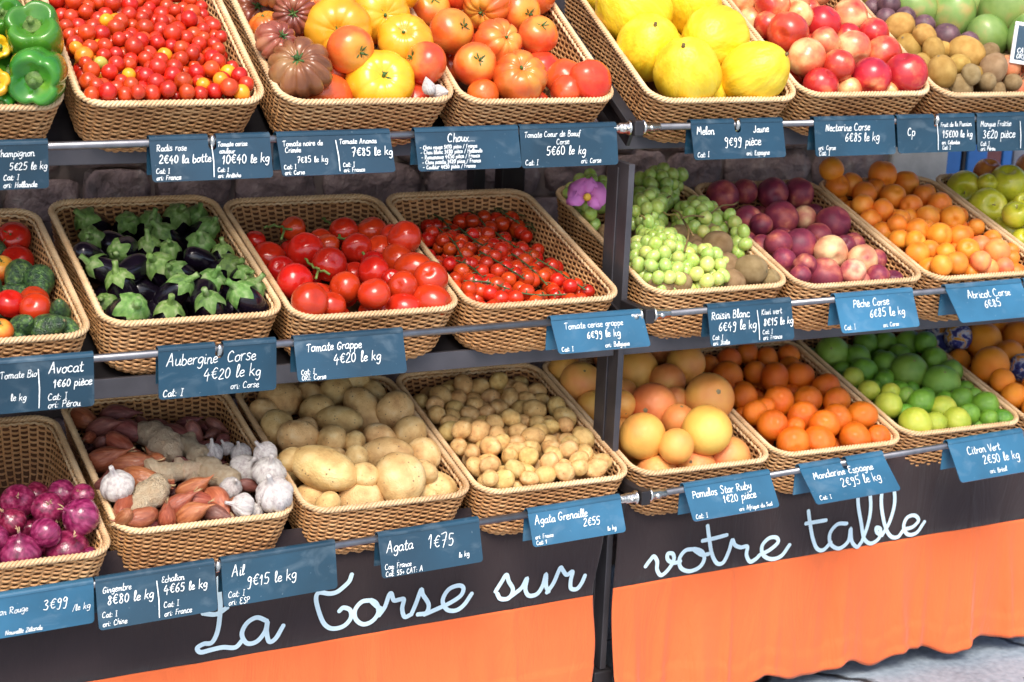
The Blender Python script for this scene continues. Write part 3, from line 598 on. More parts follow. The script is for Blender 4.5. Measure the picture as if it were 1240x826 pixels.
# ------------------------------------------------------------------ the two stall skirts: brown band with white lettering, orange panel below
def cloth_mat(name, c, amt):
    m, nt, b = mat_new(name); N = nt.nodes.new; L = nt.links.new
    tc = N('ShaderNodeTexCoord'); nz = N('ShaderNodeTexNoise'); nz.inputs['Scale'].default_value = 5; nz.inputs['Detail'].default_value = 6; L(tc.outputs['Object'], nz.inputs['Vector'])
    rp = ramp(nt, [(.3, tuple(x*(1-amt) for x in c)), (.7, tuple(x*(1+amt) for x in c))]); L(nz.outputs[0], rp.inputs[0]); L(rp.outputs[0], b.inputs['Base Color'])
    wv = N('ShaderNodeTexNoise'); wv.inputs['Scale'].default_value = 420; L(tc.outputs['Object'], wv.inputs['Vector'])
    bp = N('ShaderNodeBump'); bp.inputs['Strength'].default_value = .18; bp.inputs['Distance'].default_value = .001; L(wv.outputs[0], bp.inputs['Height']); cm = N('ShaderNodeMapping'); cm.inputs['Scale'].default_value = (9, 9, 2.2); cm.inputs['Rotation'].default_value = (0, .25, 0); L(tc.outputs['Object'], cm.inputs[0])
    cn = N('ShaderNodeTexNoise'); cn.inputs['Scale'].default_value = 1.6; cn.inputs['Detail'].default_value = 5; cn.inputs['Distortion'].default_value = 1.2; L(cm.outputs[0], cn.inputs['Vector'])
    b2 = N('ShaderNodeBump'); b2.inputs['Strength'].default_value = .55; b2.inputs['Distance'].default_value = .016; L(cn.outputs[0], b2.inputs['Height']); L(bp.outputs[0], b2.inputs['Normal']); L(b2.outputs[0], b.inputs['Normal'])
    b.inputs['Roughness'].default_value = .8; b.inputs['Sheen Weight'].default_value = .15; b.inputs['Specular IOR Level'].default_value = .25
    return m
M_brown = cloth_mat('brown_cloth', (.036, .024, .026), .15)
M_orange = cloth_mat('orange_cloth', (.76, .150, .044), .07)
YC = -.018
PB = [(125, 822), (560, 746), (720, 720), (742, 712), (1000, 668), (1240, 628)]
PBw = [ony(x, y, YC) for x, y in PB]
def seam_z(x, side):
    a, b = (PBw[0], PBw[2]) if side == 0 else (PBw[3], PBw[5])
    return a[2]+(b[2]-a[2])*(x-a[0])/(b[0]-a[0])
hm = [ony(x, y, YC-.012) for x, y in [(1032, 817), (1130, 789), (1240, 762)]]
def hem_z(x, side):
    base = hm[2][2]+(hm[0][2]-hm[2][2])*(x-hm[2][0])/(hm[0][0]-hm[2][0]) if side else .075
    if side == 0: return base
    return max(.035, base) + .010*math.sin((x-hm[0][0])*2*math.pi/.172+2.6) + .004*math.sin(x*61)
fr = random.Random(12)
FOLD = [(fr.uniform(8, 60), fr.uniform(0, 6.3), fr.uniform(.3, 1)) for _ in range(14)]
RIDGE = [(-1.5+3.0*k/46+fr.uniform(-.02, .02), fr.uniform(.007, .017), fr.uniform(.25, 1.0), fr.uniform(-.10, .10), fr.uniform(.0, .10)) for k in range(47)]
def fold(x, depth, side):
    """folds gather towards the hem; the band at the top hangs flat"""
    g = 0
    for w, p_, a in FOLD: g += a*math.sin(w*(x+.03*depth*math.sin(5*x+w))+p_)/(4+w*.06)
    rg = 0
    for (x0, w_, h_, sl, st_) in RIDGE:
        q = (x-x0-sl*depth)/(w_*(1+depth*1.2))
        if abs(q) < 3: rg -= h_*math.exp(-q*q)*max(0, min(1, (depth-st_)*5.5))
    rg *= .014*(1.0 if side else .75)
    u = .0042*math.sin(x*11+1+depth*2)*min(1, depth*6) + g*.060*max(0, depth)**.8*(1.0 if side else .6)
    return u + rg - (.035*depth if side == 0 else .02*depth)
def skirt(side, xa, xb, label):
    root = empty('stall_skirt', ((xa+xb)/2, YC, 0)); tag(root, label, 'cloth', 'cloth skirts under the stall')
    cx = (xa+xb)/2
    nx = int((xb-xa)*300)
    ztop = .455
    def edge(x, z):      # left skirt: its free right edge leans away from the post
        if side == 0:
            k = max(0, min(1, (x-(xb-.25))/.25)); t = max(0, min(1, (z-.28)/.16))
            return x + k*(.014*t - .012*max(0, (.30-z))/.3*0 - .004*math.sin(z*30))
        k = max(0, min(1, ((xa+.2)-x)/.2)); return x + k*(.0025*math.sin(z*22) + .02*max(0, .22-z))
    bnd, org = MB(), MB()
    nb, no = 10, 34
    for mb, n, f in ((bnd, nb, 0), (org, no, 1)):
        vs = []
        for i in range(nx+1):
            x = xa+(xb-xa)*i/nx; sz = seam_z(x, side); hz = hem_z(x, side)
            for j in range(n+1):
                z = ztop+(sz-ztop)*j/n if f == 0 else sz-.0004+(hz-sz)*j/n
                dep = max(0, sz+.03-z) if f else max(0, .03-(z-sz))*.6
                y = YC+fold(x, dep, side)
                if f and hz+.004 < z < hz+.05: y -= .0022     # turned-up hem, stitched
                if f and j >= n-1: y -= .003+.004*math.sin(x*40)
                vs.append((edge(x, z)-cx, y-YC, z))
        mb.add(vs, [(i*(n+1)+j, i*(n+1)+j+1, (i+1)*(n+1)+j+1, (i+1)*(n+1)+j) for i in range(nx) for j in range(n)])
    for mb, nm, mt in ((bnd, 'brown_band', M_brown), (org, 'orange_panel', M_orange)):
        o = mb.build(nm, mt, root, smooth=True); s = o.modifiers.new('thick', 'SOLIDIFY'); s.thickness = .0016; s.offset = -1 if True else 1
    return root, cx
xl_edge = float(ony(720, 720, YC)[0]); xr_edge = float(ony(743, 712, YC)[0])
sk0, cx0 = skirt(0, -1.56, xl_edge, 'brown and orange cloth skirt lettered La Corse sur, left of the post')
sk1, cx1 = skirt(1, xr_edge, 1.46, 'brown and orange cloth skirt lettered votre table, right of the post')
LET0 = ["265 700 266 720 267 737 264 763 257 778 247 780 239 785 243 790 256 787 270 784 285 784 294 775", "246 743 262 744 275 736",
 "323 752 311 748 299 755 293 768 299 779 311 777 321 765 324 753 323 765 326 777 334 773 343 758",
 "426 696 423 704 416 711 408 717 399 719 386 718 383 728 390 751 398 760 408 761 418 757 425 748 424 739 416 736 411 740",
 "449 727 438 729 430 739 431 750 440 756 451 752 458 742 456 731 449 727 456 734 463 738", "459 745 466 735 471 721 474 719 477 727 484 726 489 726 487 737 490 747 498 744",
 "498 744 504 730 510 714 512 720 519 732 516 742 506 744", "514 744 530 737 545 730 558 721 561 712 555 709 543 714 536 727 541 738 552 739 562 732 571 719",
 "600 716 607 705 613 696 616 704 621 714 616 724 606 725 602 719", "614 725 624 718 632 711 638 700 636 713 640 721 650 719 657 709 661 695 661 709 664 716",
 "662 717 670 706 678 688 681 690 686 696 693 692 691 702 691 712 698 713 704 706 708 697"]
LET1 = ["782 686 788 678 792 674 796 680 796 690 801 697 809 691 816 679 815 671 809 671 809 678 816 682 824 680", "840 665 830 667 823 677 825 688 835 692 847 687 853 677 850 668 840 665 850 672 858 671",
 "857 637 859 652 862 670 868 682 876 681 883 667 887 654 890 660 897 663 905 662 904 672 908 680 915 677 920 672", "851 655 865 652 880 648",
 "920 672 932 666 942 657 940 651 931 652 923 661 924 672 934 677 946 673 956 660",
 "979 619 981 634 984 651 989 664 997 666 1006 657", "976 634 988 632 1000 630", "1025 634 1014 635 1005 646 1006 659 1016 664 1027 655 1030 640 1031 655 1037 662 1043 656",
 "1043 656 1050 638 1054 618 1053 597 1047 588 1040 594 1039 610 1043 635 1046 652 1054 658 1064 652 1066 641 1061 639 1062 645 1068 648",
 "1068 648 1077 632 1083 610 1082 592 1076 586 1069 592 1067 610 1071 635 1078 649 1087 650 1094 641", "1094 641 1105 638 1112 630 1107 624 1098 627 1094 638 1099 647 1110 645 1119 632"]
for (LET, root, cx, side) in ((LET0, sk0, cx0, 0), (LET1, sk1, cx1, 1)):
    mb = MB(); lift = [0.0]
    def to3(x, z, w):
        sz = seam_z(x, side); dep = max(0, .03-(z-sz))*.6
        return (x-cx, fold(x, dep, side)-.0022-w, z)
    for s in LET:
        n = [float(t) for t in s.split()]
        pw = [ony(n[i], n[i+1], YC-.003) for i in range(0, len(n), 2)]
        pl = smooth2([(p_[0], p_[2]) for p_ in pw], 7)
        ribbon(mb, pl, .0080, to3, lift)
        # rounded stroke ends
        for e in (pl[0], pl[-1]):
            k = 14; vs = [to3(e[0]+.0040*math.cos(2*math.pi*j/k), e[1]+.0040*math.sin(2*math.pi*j/k), lift[0]+2e-5) for j in range(k)]
            lift[0] += 3e-5
            mb.add(vs, [tuple(range(k))])
    mb.build('lettering', M_letter, root)

# ------------------------------------------------------------------ fruit and vegetable shapes (unit radius, stem end at +Z)
def blob(fn, nu=28, nv=18):
    vs = [fn(0.0, 0.0)]
    for i in range(1, nv):
        for j in range(nu): vs.append(fn(math.pi*i/nv, 2*math.pi*j/nu))
    vs.append(fn(math.pi, 0.0)); f = [(0, 1+j, 1+(j+1) % nu) for j in range(nu)]
    for i in range(nv-2):
        for j in range(nu):
            a = 1+i*nu+j; b = 1+i*nu+(j+1) % nu; f.append((a, a+nu, b+nu, b))
    e = len(vs)-1; o = 1+(nv-2)*nu
    f += [(e, o+(j+1) % nu, o+j) for j in range(nu)]
    return vs, f
def gauss(x, s): return math.exp(-(x/s)**2)
def sph(th, ph, r=1, zz=1): s = math.sin(th); return Vector((r*s*math.cos(ph), r*s*math.sin(ph), zz*r*math.cos(th)))
def nz3(v, s, seed): return mnoise.noise(Vector(v)*s+Vector((seed, seed*1.7, -seed)))
def f_round(zz=.95, dim=.10, ds=.28, bot=.03, lump=.03, ribs=0, ra=0, seed=0, suture=0, nip=0, topn=0):
    def fn(th, ph):
        r = 1+lump*nz3(sph(th, ph), 1.1, seed)
        if ribs:
            wob = .35*math.sin(ph*2+seed)+.2*math.sin(3*ph+seed*2)
            g = abs(math.sin(ribs*(ph+wob*.35)/2)); g = (1-g)**2.2
            r *= 1-ra*g*(.25+.75*math.sin(th)**.6)*(.35+.65*(.5+.5*math.cos(th*.9)))
        if suture:
            d = (ph+math.pi) % (2*math.pi)-math.pi; r *= 1-suture*gauss(d, .22)*math.sin(th)**.7
        p = sph(th, ph, r, zz)
        p.z -= dim*gauss(th, ds)*zz; p.z += bot*gauss(math.pi-th, .3)
        if nip: p.z -= nip*gauss(math.pi-th, .22); p.z += nip*.6*gauss(th, .2)
        return p
    return fn
def f_lathe(prof, lump=.02, seed=0, ribs=0, ra=0, bend=0):
    """prof: (radius, z) from the top down"""
    P_ = np.array(prof, float); d = np.r_[0, np.cumsum(np.hypot(*np.diff(P_, axis=0).T))]; d /= d[-1]
    def fn(th, ph):
        t = th/math.pi; r = float(np.interp(t, d, P_[:, 0])); z = float(np.interp(t, d, P_[:, 1]))
        n_ = 1+lump*nz3((math.cos(ph), math.sin(ph), z), 1.2, seed)
        if ribs: n_ *= 1-ra*(1-abs(math.sin(ribs*ph/2)))**2
        return Vector((r*n_*math.cos(ph)+bend*z*z, r*n_*math.sin(ph), z))
    return fn
def sm_prof(pts, k=6): return [tuple(p) for p in smooth2(pts, k)]
def f_potato(a, b, c, seed, lump=.14):
    def fn(th, ph):
        s = sph(th, ph); q = 1+lump*nz3(s, .8, seed)+.02*nz3(s, 2.2, seed+9)
        return Vector((s.x*a*q, s.y*b*q, s.z*c*q))
    return fn
def ME(name, fn, mat, nu=28, nv=18):
    v, f = blob(fn, nu, nv); return mesh_np(name, v, f, mat)
def calyx_mesh(name, n, r0, r1, lift, stem, mat, seed=0, wide=.13, droop=.0):
    mb = MB(); rr = random.Random(seed)
    for k in range(n):
        a = 2*math.pi*k/n+rr.uniform(-.2, .2); L_ = r1*rr.uniform(.75, 1.15); ca, sa = math.cos(a), math.sin(a)
        tip = rr.uniform(-.02, .16); pts = []
        for t, w in ((0, .05), (.25, wide), (.6, wide*.75), (1, .01)):
            rad = r0+(L_-r0)*t; z = lift+.05*math.sin(t*math.pi)+(tip-droop)*t*t
            pts += [(rad*ca-w*sa, rad*sa+w*ca, z-.025), (rad*ca, rad*sa, z+.012), (rad*ca+w*sa, rad*sa-w*ca, z-.025)]
        mb.add(pts, [(3*i+j, 3*i+j+1, 3*i+j+4, 3*i+j+3) for i in range(3) for j in range(2)])
    if stem: mb.tube([(0, 0, lift-.06), (.02, 0, lift+stem*.5), (.06, .02, lift+stem)], [.075, .05, .06], 7)
    return mb.mesh(name, mat, True)

# skins
K_cherry = skin('cherry_tomato_skin', [(.3, (.46, .012, .005)), (.7, (.64, .036, .010))], 1, 2, .22, coat=.08, var=.2, hvar=.012)
K_cherryo = skin('orange_cherry_skin', [(.3, (.80, .20, .01)), (.7, (.88, .33, .02))], 1, 2, .22, coat=.08, var=.15, hvar=.02)
K_cherryg = skin('green_cherry_skin', [(.3, (.45, .42, .06)), (.7, (.58, .50, .10))], 1, 2, .25, coat=.3)
K_tomato = skin('tomato_skin', [(.3, (.45, .009, .006)), (.7, (.60, .024, .010))], 1, 3, .2, coat=.1, var=.16, hvar=.01, spots=((.80, .30, .12), 1.2, .06, .3))
K_beef = skin('beef_tomato_skin', [(.3, (.60, .045, .014)), (.5, (.70, .095, .022)), (.7, (.76, .20, .045))], .9, 4, .24, coat=.08, var=.15, hvar=.015, grad=((.70, .30, .04), .45, .95))
K_beefr = skin('red_beef_skin', [(.3, (.55, .020, .012)), (.7, (.70, .075, .025))], .9, 4, .24, coat=.08, var=.12)
K_brown = skin('brown_tomato_skin', [(.28, (.15, .034, .022)), (.5, (.28, .075, .042)), (.72, (.38, .16, .075))], 1.1, 4, .22, coat=.1, var=.18, grad=((.20, .11, .045), .62, 1.15))
K_yellow = skin('yellow_tomato_skin', [(.3, (.80, .27, .010)), (.5, (.86, .40, .012)), (.72, (.88, .50, .035))], .9, 4, .24, coat=.08, var=.1, hvar=-.012, grad=((.84, .46, .03), .2, .9))
K_melon = skin('melon_rind', [(.3, (.84, .50, .014)), (.5, (.90, .64, .022)), (.75, (.90, .71, .07))], 1.6, 7, .42, bump=.16, bscale=5, var=.05, hvar=-.008, stretch=(1.5, 1.5, .35))
K_nect = skin('nectarine_skin', [(.34, (.36, .010, .020)), (.52, (.58, .026, .030)), (.62, (.76, .16, .07)), (.74, (.88, .50, .20))], .75, 4, .27, coat=.25, var=.12, hvar=.012, spots=((.35, .05, .05), 16, .12, .25))
K_nectp = skin('pale_nectarine_skin', [(.3, (.56, .03, .035)), (.46, (.76, .20, .09)), (.62, (.88, .56, .26))], .75, 4, .3, coat=.2, var=.08, spots=((.45, .10, .06), 14, .12, .25))
K_kiwi = skin('kiwi_skin', [(.3, (.38, .19, .03)), (.7, (.56, .34, .09))], 1.6, 5, .62, .35, 60, var=.18, hvar=.012)
K_kiwib = skin('brown_kiwi_skin', [(.3, (.27, .155, .065)), (.7, (.44, .29, .15))], 1.6, 5, .7, .5, 60, var=.15)
K_passion = skin('passion_fruit_skin', [(.3, (.075, .030, .045)), (.7, (.20, .10, .12))], 1.5, 5, .38, .15, 20, var=.2)
K_mango = skin('mango_skin', [(.35, (.14, .26, .05)), (.55, (.27, .38, .10)), (.75, (.58, .30, .14))], .7, 4, .36, var=.12, hvar=.015, coat=.15)
K_pome = skin('pomegranate_rind', [(.3, (.62, .12, .05)), (.7, (.80, .34, .16))], 1, 4, .4, var=.1)
K_pepper = skin('green_pepper_skin', [(.35, (.028, .15, .011)), (.6, (.075, .26, .02)), (.8, (.24, .34, .04))], .8, 3, .17, coat=.2, var=.12)
K_peppery = skin('yellow_pepper_skin', [(.3, (.85, .36, .01)), (.7, (.9, .46, .02))], .8, 3, .18, coat=.2, var=.1)
K_avoc = skin('avocado_skin', [(.36, (.018, .042, .022)), (.52, (.045, .10, .030)), (.72, (.15, .26, .055))], 3, 7, .34, .4, 8, var=.3)
K_aub = skin('aubergine_skin', [(.3, (.004, .003, .006)), (.7, (.010, .006, .014))], 1, 3, .22, coat=.15, var=.1)
K_peach = skin('peach_skin', [(.32, (.12, .014, .042)), (.50, (.25, .032, .065)), (.62, (.46, .10, .085)), (.78, (.78, .42, .22))], .8, 4, .5, var=.15, hvar=.012, bump=.1, bscale=60)
K_peachp = skin('pale_peach_skin', [(.3, (.36, .05, .07)), (.46, (.62, .20, .14)), (.66, (.84, .52, .30))], .8, 4, .5, var=.1)
K_apri = skin('apricot_skin', [(.3, (.74, .155, .012)), (.55, (.84, .25, .022)), (.75, (.86, .34, .05))], .8, 4, .48, var=.10, hvar=.012, spots=((.62, .12, .03), 8, .14, .3))
K_aprip = skin('blushed_apricot_skin', [(.3, (.80, .12, .06)), (.55, (.85, .24, .08)), (.75, (.88, .38, .10))], .8, 4, .48, var=.1)
K_apple = skin('apple_skin', [(.3, (.34, .36, .018)), (.55, (.50, .47, .03)), (.75, (.60, .52, .06))], 1, 4, .26, coat=.08, var=.12, spots=((.62, .60, .25), 16, .10, .6), hvar=.012)
K_appler = skin('red_apple_skin', [(.3, (.45, .06, .03)), (.7, (.66, .22, .06))], 1, 4, .26, coat=.3)
K_onion = skin('red_onion_skin', [(.3, (.10, .005, .030)), (.5, (.22, .015, .075)), (.68, (.36, .05, .14)), (.88, (.54, .20, .28))], 2.6, 5, .17, coat=.35, var=.2, stretch=(1.6, 1.6, .14), hvar=.02, bump=.10, bscale=6)
K_shal = skin('shallot_skin', [(.3, (.27, .052, .026)), (.55, (.43, .110, .055)), (.78, (.58, .24, .14))], 2.4, 5, .32, coat=.2, var=.25, stretch=(1.8, 1.8, .16), hvar=.02, bump=.3, bscale=10)
K_shalp = skin('purple_shallot_skin', [(.3, (.15, .035, .035)), (.55, (.25, .07, .065)), (.78, (.38, .15, .12))], 2.4, 5, .34, coat=.2, var=.25, stretch=(1.8, 1.8, .16), hvar=.02, bump=.3, bscale=10)
K_garlic = skin('garlic_skin', [(.3, (.48, .40, .40)), (.5, (.68, .63, .60)), (.75, (.80, .77, .73))], 3, 5, .55, var=.08, stretch=(2, 2, .25), bump=.5, bscale=12, spots=((.30, .26, .23), 2.2, .10, .5))
K_ginger = skin('ginger_skin', [(.3, (.68, .48, .29)), (.7, (.86, .71, .50))], 2.6, 6, .8, .8, 14, var=.1, hvar=-.01)
K_pot = skin('potato_skin', [(.22, (.40, .22, .075)), (.38, (.62, .38, .14)), (.55, (.76, .52, .215)), (.75, (.84, .65, .34))], 1.5, 8, .55, .3, 14, var=.14, hvar=-.012, spots=((.16, .08, .03), 3.2, .15, .85))
K_potn = skin('new_potato_skin', [(.22, (.40, .21, .06)), (.38, (.62, .38, .12)), (.55, (.75, .51, .18)), (.75, (.82, .63, .30))], 1.5, 8, .55, .3, 14, var=.16, hvar=-.02, spots=((.20, .10, .035), 2.6, .17, .8))
K_grape = skin('grape_skin', [(.3, (.34, .50, .08)), (.7, (.54, .66, .20))], 1, 3, .26, coat=.2, sss=.5, var=.16, hvar=.015)
K_grapey = skin('pale_grape_skin', [(.3, (.48, .58, .12)), (.7, (.68, .68, .22))], 1, 3, .26, coat=.2, sss=.5, var=.12, hvar=.02)
K_gfruit = skin('grapefruit_peel', [(.3, (.78, .24, .075)), (.5, (.84, .38, .10)), (.72, (.86, .52, .12))], .55, 3, .36, .25, 34, var=.08, hvar=-.012, coat=.12)
K_gfruity = skin('yellow_grapefruit_peel', [(.3, (.82, .31, .08)), (.5, (.86, .43, .09)), (.75, (.86, .53, .13))], .55, 3, .36, .25, 34, var=.06, coat=.12)
K_gfruitr = skin('pink_grapefruit_peel', [(.3, (.70, .15, .05)), (.55, (.80, .26, .08)), (.78, (.84, .42, .10))], .55, 3, .36, .25, 34, var=.06, coat=.12)
K_tang = skin('tangerine_peel', [(.3, (.74, .11, .006)), (.7, (.86, .20, .010))], .8, 3, .34, .35, 36, var=.1, hvar=.008, coat=.15)
K_oran = skin('orange_peel', [(.3, (.78, .20, .010)), (.7, (.86, .30, .018))], .8, 3, .38, .35, 38, var=.1, hvar=.008)
K_lime = skin('lime_peel', [(.3, (.085, .23, .016)), (.7, (.20, .40, .035))], .9, 3, .3, .3, 34, var=.18, hvar=.015, coat=.15)
K_limey = skin('yellow_lime_peel', [(.3, (.33, .42, .03)), (.7, (.50, .52, .06))], .9, 3, .32, .3, 34, var=.12, hvar=.012, coat=.15)
K_limel = skin('light_lime_peel', [(.3, (.14, .30, .03)), (.7, (.26, .42, .06))], .9, 3, .3, .3, 34, var=.12, hvar=.012, coat=.15)
K_wrap = skin('printed_wrapper', [(.38, (.02, .03, .16)), (.46, (.05, .08, .30)), (.54, (.55, .58, .68)), (.62, (.70, .26, .02))], 1.6, 2, .5, .5, 8, dist=1.0)
K_orchid = skin('orchid_petal', [(.3, (.50, .10, .46)), (.7, (.66, .24, .60))], 2, 3, .6, var=.02)
K_orchy = plain('orchid_throat', (.75, .45, .05), .6)
K_paper = plain('white_paper', (.80, .78, .76), .6)
K_nub = skin('stem_scar', [(.3, (.14, .10, .05)), (.7, (.30, .24, .13))], 3, 3, .8)
K_tuft = skin('dry_root', [(.3, (.42, .26, .12)), (.7, (.62, .46, .28))], 5, 3, .8)

MESH = {}
def reg(kind, variants): MESH[kind] = variants          # list of (mesh, [(child name, mesh)])
cal_small = calyx_mesh('calyx', 5, .04, .42, .86, 0, M_calyx, 1, .06)
cal_tom = calyx_mesh('calyx', 6, .06, .52, .74, .26, M_calyx, 2, .07)
cal_beef = calyx_mesh('calyx', 6, .03, .26, .52, .16, M_calyx, 3, .045)
nub = MB(); nub.tube([(0, 0, .86), (0, 0, .93), (.01, 0, .985)], [.07, .055, .06], 8); ME_nub = nub.mesh('stem_scar', K_nub, True)
def scar(r, z, mat=K_nub):
    m = MB(); n = 10; m.add([(0, 0, z+.012)]+[(r*(1+.2*math.sin(3*j))*math.cos(2*math.pi*j/n), r*(1+.2*math.sin(3*j))*math.sin(2*math.pi*j/n), z) for j in range(n)], [(0, 1+j, 1+(j+1) % n) for j in range(n)])
    return m.mesh('stem_scar', mat, True)
def ring_mesh(name, pts, rad, mat, n=7):
    m = MB(); m.tube(pts, rad, n); return m.mesh(name, mat, True)
reg('cherry', [(ME('cherry', f_round(1.0, .06, .2, 0, .05, seed=s), K_cherry, 18, 12), []) for s in range(3)])
reg('cherryo', [(ME('cherry_o', f_round(1.06, .06, .2, 0, .05, seed=s), K_cherryo, 18, 12), []) for s in range(2)])
reg('cherryg', [(ME('cherry_g', f_round(1.15, .04, .2, 0, .05, seed=1), K_cherryg, 18, 12), [])])
reg('tomato', [(ME('tomato', f_round(.92, .16, .30, .03, .05, seed=s+3, ribs=5, ra=.02), K_tomato, 30, 20), [('stem_scar', scar(.07, .755, M_wood))]) for s in range(3)])
reg('tomatoc', [(MESH['tomato'][0][0], [('calyx', cal_tom)])])
reg('plumtom', [(ME('plum_tomato', f_round(1.22, .12, .25, .02, .05, seed=5), K_tomato, 28, 18), [])])
def cap_of(fn, z): return z
reg('beef', [(ME('beef', f_round(.80, .30, .30, .05, .11, ribs=7+s, ra=.12, seed=s+11), K_beef, 56, 24), [('calyx', cal_beef)]) for s in range(3)])
reg('beefr', [(ME('beef_r', f_round(.84, .24, .30, .05, .10, ribs=6, ra=.04, seed=s+21), K_beefr, 48, 22), []) for s in range(2)])
reg('beefo', [(MESH['tomato'][1][0].copy(), [('calyx', calyx_mesh('calyx', 6, .04, .34, .75, .18, M_calyx, 5, .05))])]); MESH['beefo'][0][0].materials[0] = K_beef
reg('brown', [(ME('brown', f_round(.76, .34, .34, .05, .12, ribs=9+2*s, ra=.24, seed=s+31), K_brown, 72, 26), [('calyx', cal_beef)]) for s in range(3)])
reg('yellow', [(ME('yellow', f_round(.72, .26, .28, .05, .08, ribs=8+s, ra=.055, seed=s+41), K_yellow, 64, 24), [('calyx', calyx_mesh('calyx', 6, .03, .24, .47, .16, M_calyx, 7, .045))]) for s in range(3)])
reg('melon', [(ME('melon', f_lathe(sm_prof([(0, 1.16), (.16, 1.14), (.5, .98), (.84, .58), (.99, .1), (.95, -.42), (.68, -.86), (.3, -1.12), (0, -1.18)]), .05, s, 9, .035), K_melon, 54, 30),
       [('stem', ring_mesh('stem', [(0, 0, 1.12), (.01, 0, 1.19), (.03, .01, 1.25)], [.075, .05, .055], M_wood))]) for s in range(3)])
reg('nect', [(ME('nectarine', f_round(.97, .17, .26, .02, .05, seed=s+51, suture=.05), K_nect, 32, 20), [('stem_scar', scar(.05, .795))]) for s in range(3)])
reg('nectp', [(ME('nectarine_p', f_round(.97, .17, .26, .02, .05, seed=s+54, suture=.05), K_nectp, 32, 20), []) for s in range(2)])
reg('peach', [(ME('peach', f_round(.95, .20, .28, .03, .05, seed=s+61, suture=.07), K_peach, 32, 20), []) for s in range(3)])
reg('peachp', [(ME('peach_p', f_round(.95, .20, .28, .03, .05, seed=s+64, suture=.06), K_peachp, 32, 20), []) for s in range(2)])
reg('apri', [(ME('apricot', f_round(1.0, .20, .24, .03, .05, seed=s+71, suture=.07), K_apri, 28, 18), []) for s in range(3)])
reg('aprip', [(ME('apricot_p', f_round(1.0, .18, .24, .03, .05, seed=s+74, suture=.06), K_aprip, 28, 18), []) for s in range(2)])
reg('apple', [(ME('apple', f_round(.90, .36, .34, .10, .06, seed=s+81, ribs=5, ra=.03), K_apple, 36, 24), [('stem', ring_mesh('stem', [(0, 0, .5), (.03, 0, .72), (.08, .02, .86)], [.03, .028, .04], M_wood))]) for s in range(2)])
reg('appleb', [(ME('apple_b', f_round(.92, .34, .32, .10, .06, seed=87, ribs=5, ra=.03), K_apple, 36, 24), [])])
reg('appler', [(ME('apple_r', f_round(.90, .34, .32, .10, .06, seed=88, ribs=5, ra=.03), K_appler, 32, 20), [])])
reg('mango', [(ME('mango', f_lathe(sm_prof([(0, 1.18), (.3, 1.12), (.7, .8), (.95, .2), (.88, -.45), (.55, -.95), (.2, -1.2), (0, -1.24)]), .07, s+2, bend=.10), K_mango, 32, 22), []) for s in range(3)])
reg('kiwi', [(ME('kiwi', f_round(1.2, .02, .2, 0, .05, seed=s+91), K_kiwi, 24, 18), [('stem_scar', scar(.10, 1.19))]) for s in range(3)])
reg('kiwib', [(ME('kiwi_b', f_round(1.18, .02, .2, 0, .06, seed=s+95), K_kiwib, 24, 18), [('stem_scar', scar(.10, 1.17))]) for s in range(2)])
reg('passion', [(ME('passion', f_round(1.02, .03, .2, 0, .07, seed=s+97), K_passion, 24, 16), [('stem_scar', scar(.07, 1.0))]) for s in range(3)])
cr = MB()
for k in range(6):
    a = 2*math.pi*k/6; cr.add([(.16*math.cos(a-.4), .16*math.sin(a-.4), .90), (.16*math.cos(a+.4), .16*math.sin(a+.4), .90), (.26*math.cos(a), .26*math.sin(a), 1.24), (.10*math.cos(a), .10*math.sin(a), 1.0)], [(0, 1, 2), (0, 2, 3), (1, 3, 2)])
reg('pome', [(ME('pomegranate', f_round(.94, .02, .2, 0, .05, seed=101, ribs=6, ra=.02), K_pome, 32, 20), [('crown', cr.mesh('crown', K_nub, False))])])
def f_pepper(seed, zz=1.12, L_=4):
    def fn(th, ph):
        g = abs(math.sin(L_*ph/2+.3*math.sin(ph+seed))); lob = (1-g)**1.6
        s = math.sin(th)
        q = abs(s)**.62*math.copysign(1, s)
        r = (1+.05*nz3(sph(th, ph), 1.2, seed))*(1-.24*lob*(.55+.45*abs(math.cos(th))))
        r *= .90+.14*math.cos(th)
        z = zz*math.copysign(abs(math.cos(th))**.75, math.cos(th))
        z -= .42*gauss(th, .42)*zz; z += .30*gauss(math.pi-th, .4)
        z -= .12*lob*gauss(th, .9)
        return Vector((r*q*math.cos(ph), r*q*math.sin(ph), z))
    return fn
pst = MB(); pst.tube([(0, 0, .62), (0, 0, .68), (0, 0, .72), (.01, 0, .84), (.03, 0, .98)], [.30, .26, .12, .10, .115], 12)
reg('pepper', [(ME('pepper', f_pepper(s), K_pepper, 64, 30), [('stem', pst.mesh('stem', M_stem, True))]) for s in range(2)])
reg('peppery', [(ME('pepper_y', f_pepper(4), K_peppery, 48, 24), [('stem', pst.mesh('stem', M_stem, True))])])
reg('avoc', [(ME('avocado', f_lathe(sm_prof([(0, 1.42), (.26, 1.38), (.5, 1.05), (.78, .45), (1.0, -.25), (.86, -.78), (.45, -1.06), (0, -1.12)]), .05, s), K_avoc, 32, 22), [('stem_scar', scar(.09, 1.42))]) for s in range(2)])
reg('aub', [(ME('aubergine', f_lathe(sm_prof([(0, 1.0), (.5, .95), (.74, .7), (.92, .1), (1.0, -.7), (.92, -1.4), (.55, -1.95), (0, -2.1)]), .03, s, bend=.05), K_aub, 32, 24), []) for s in range(2)])
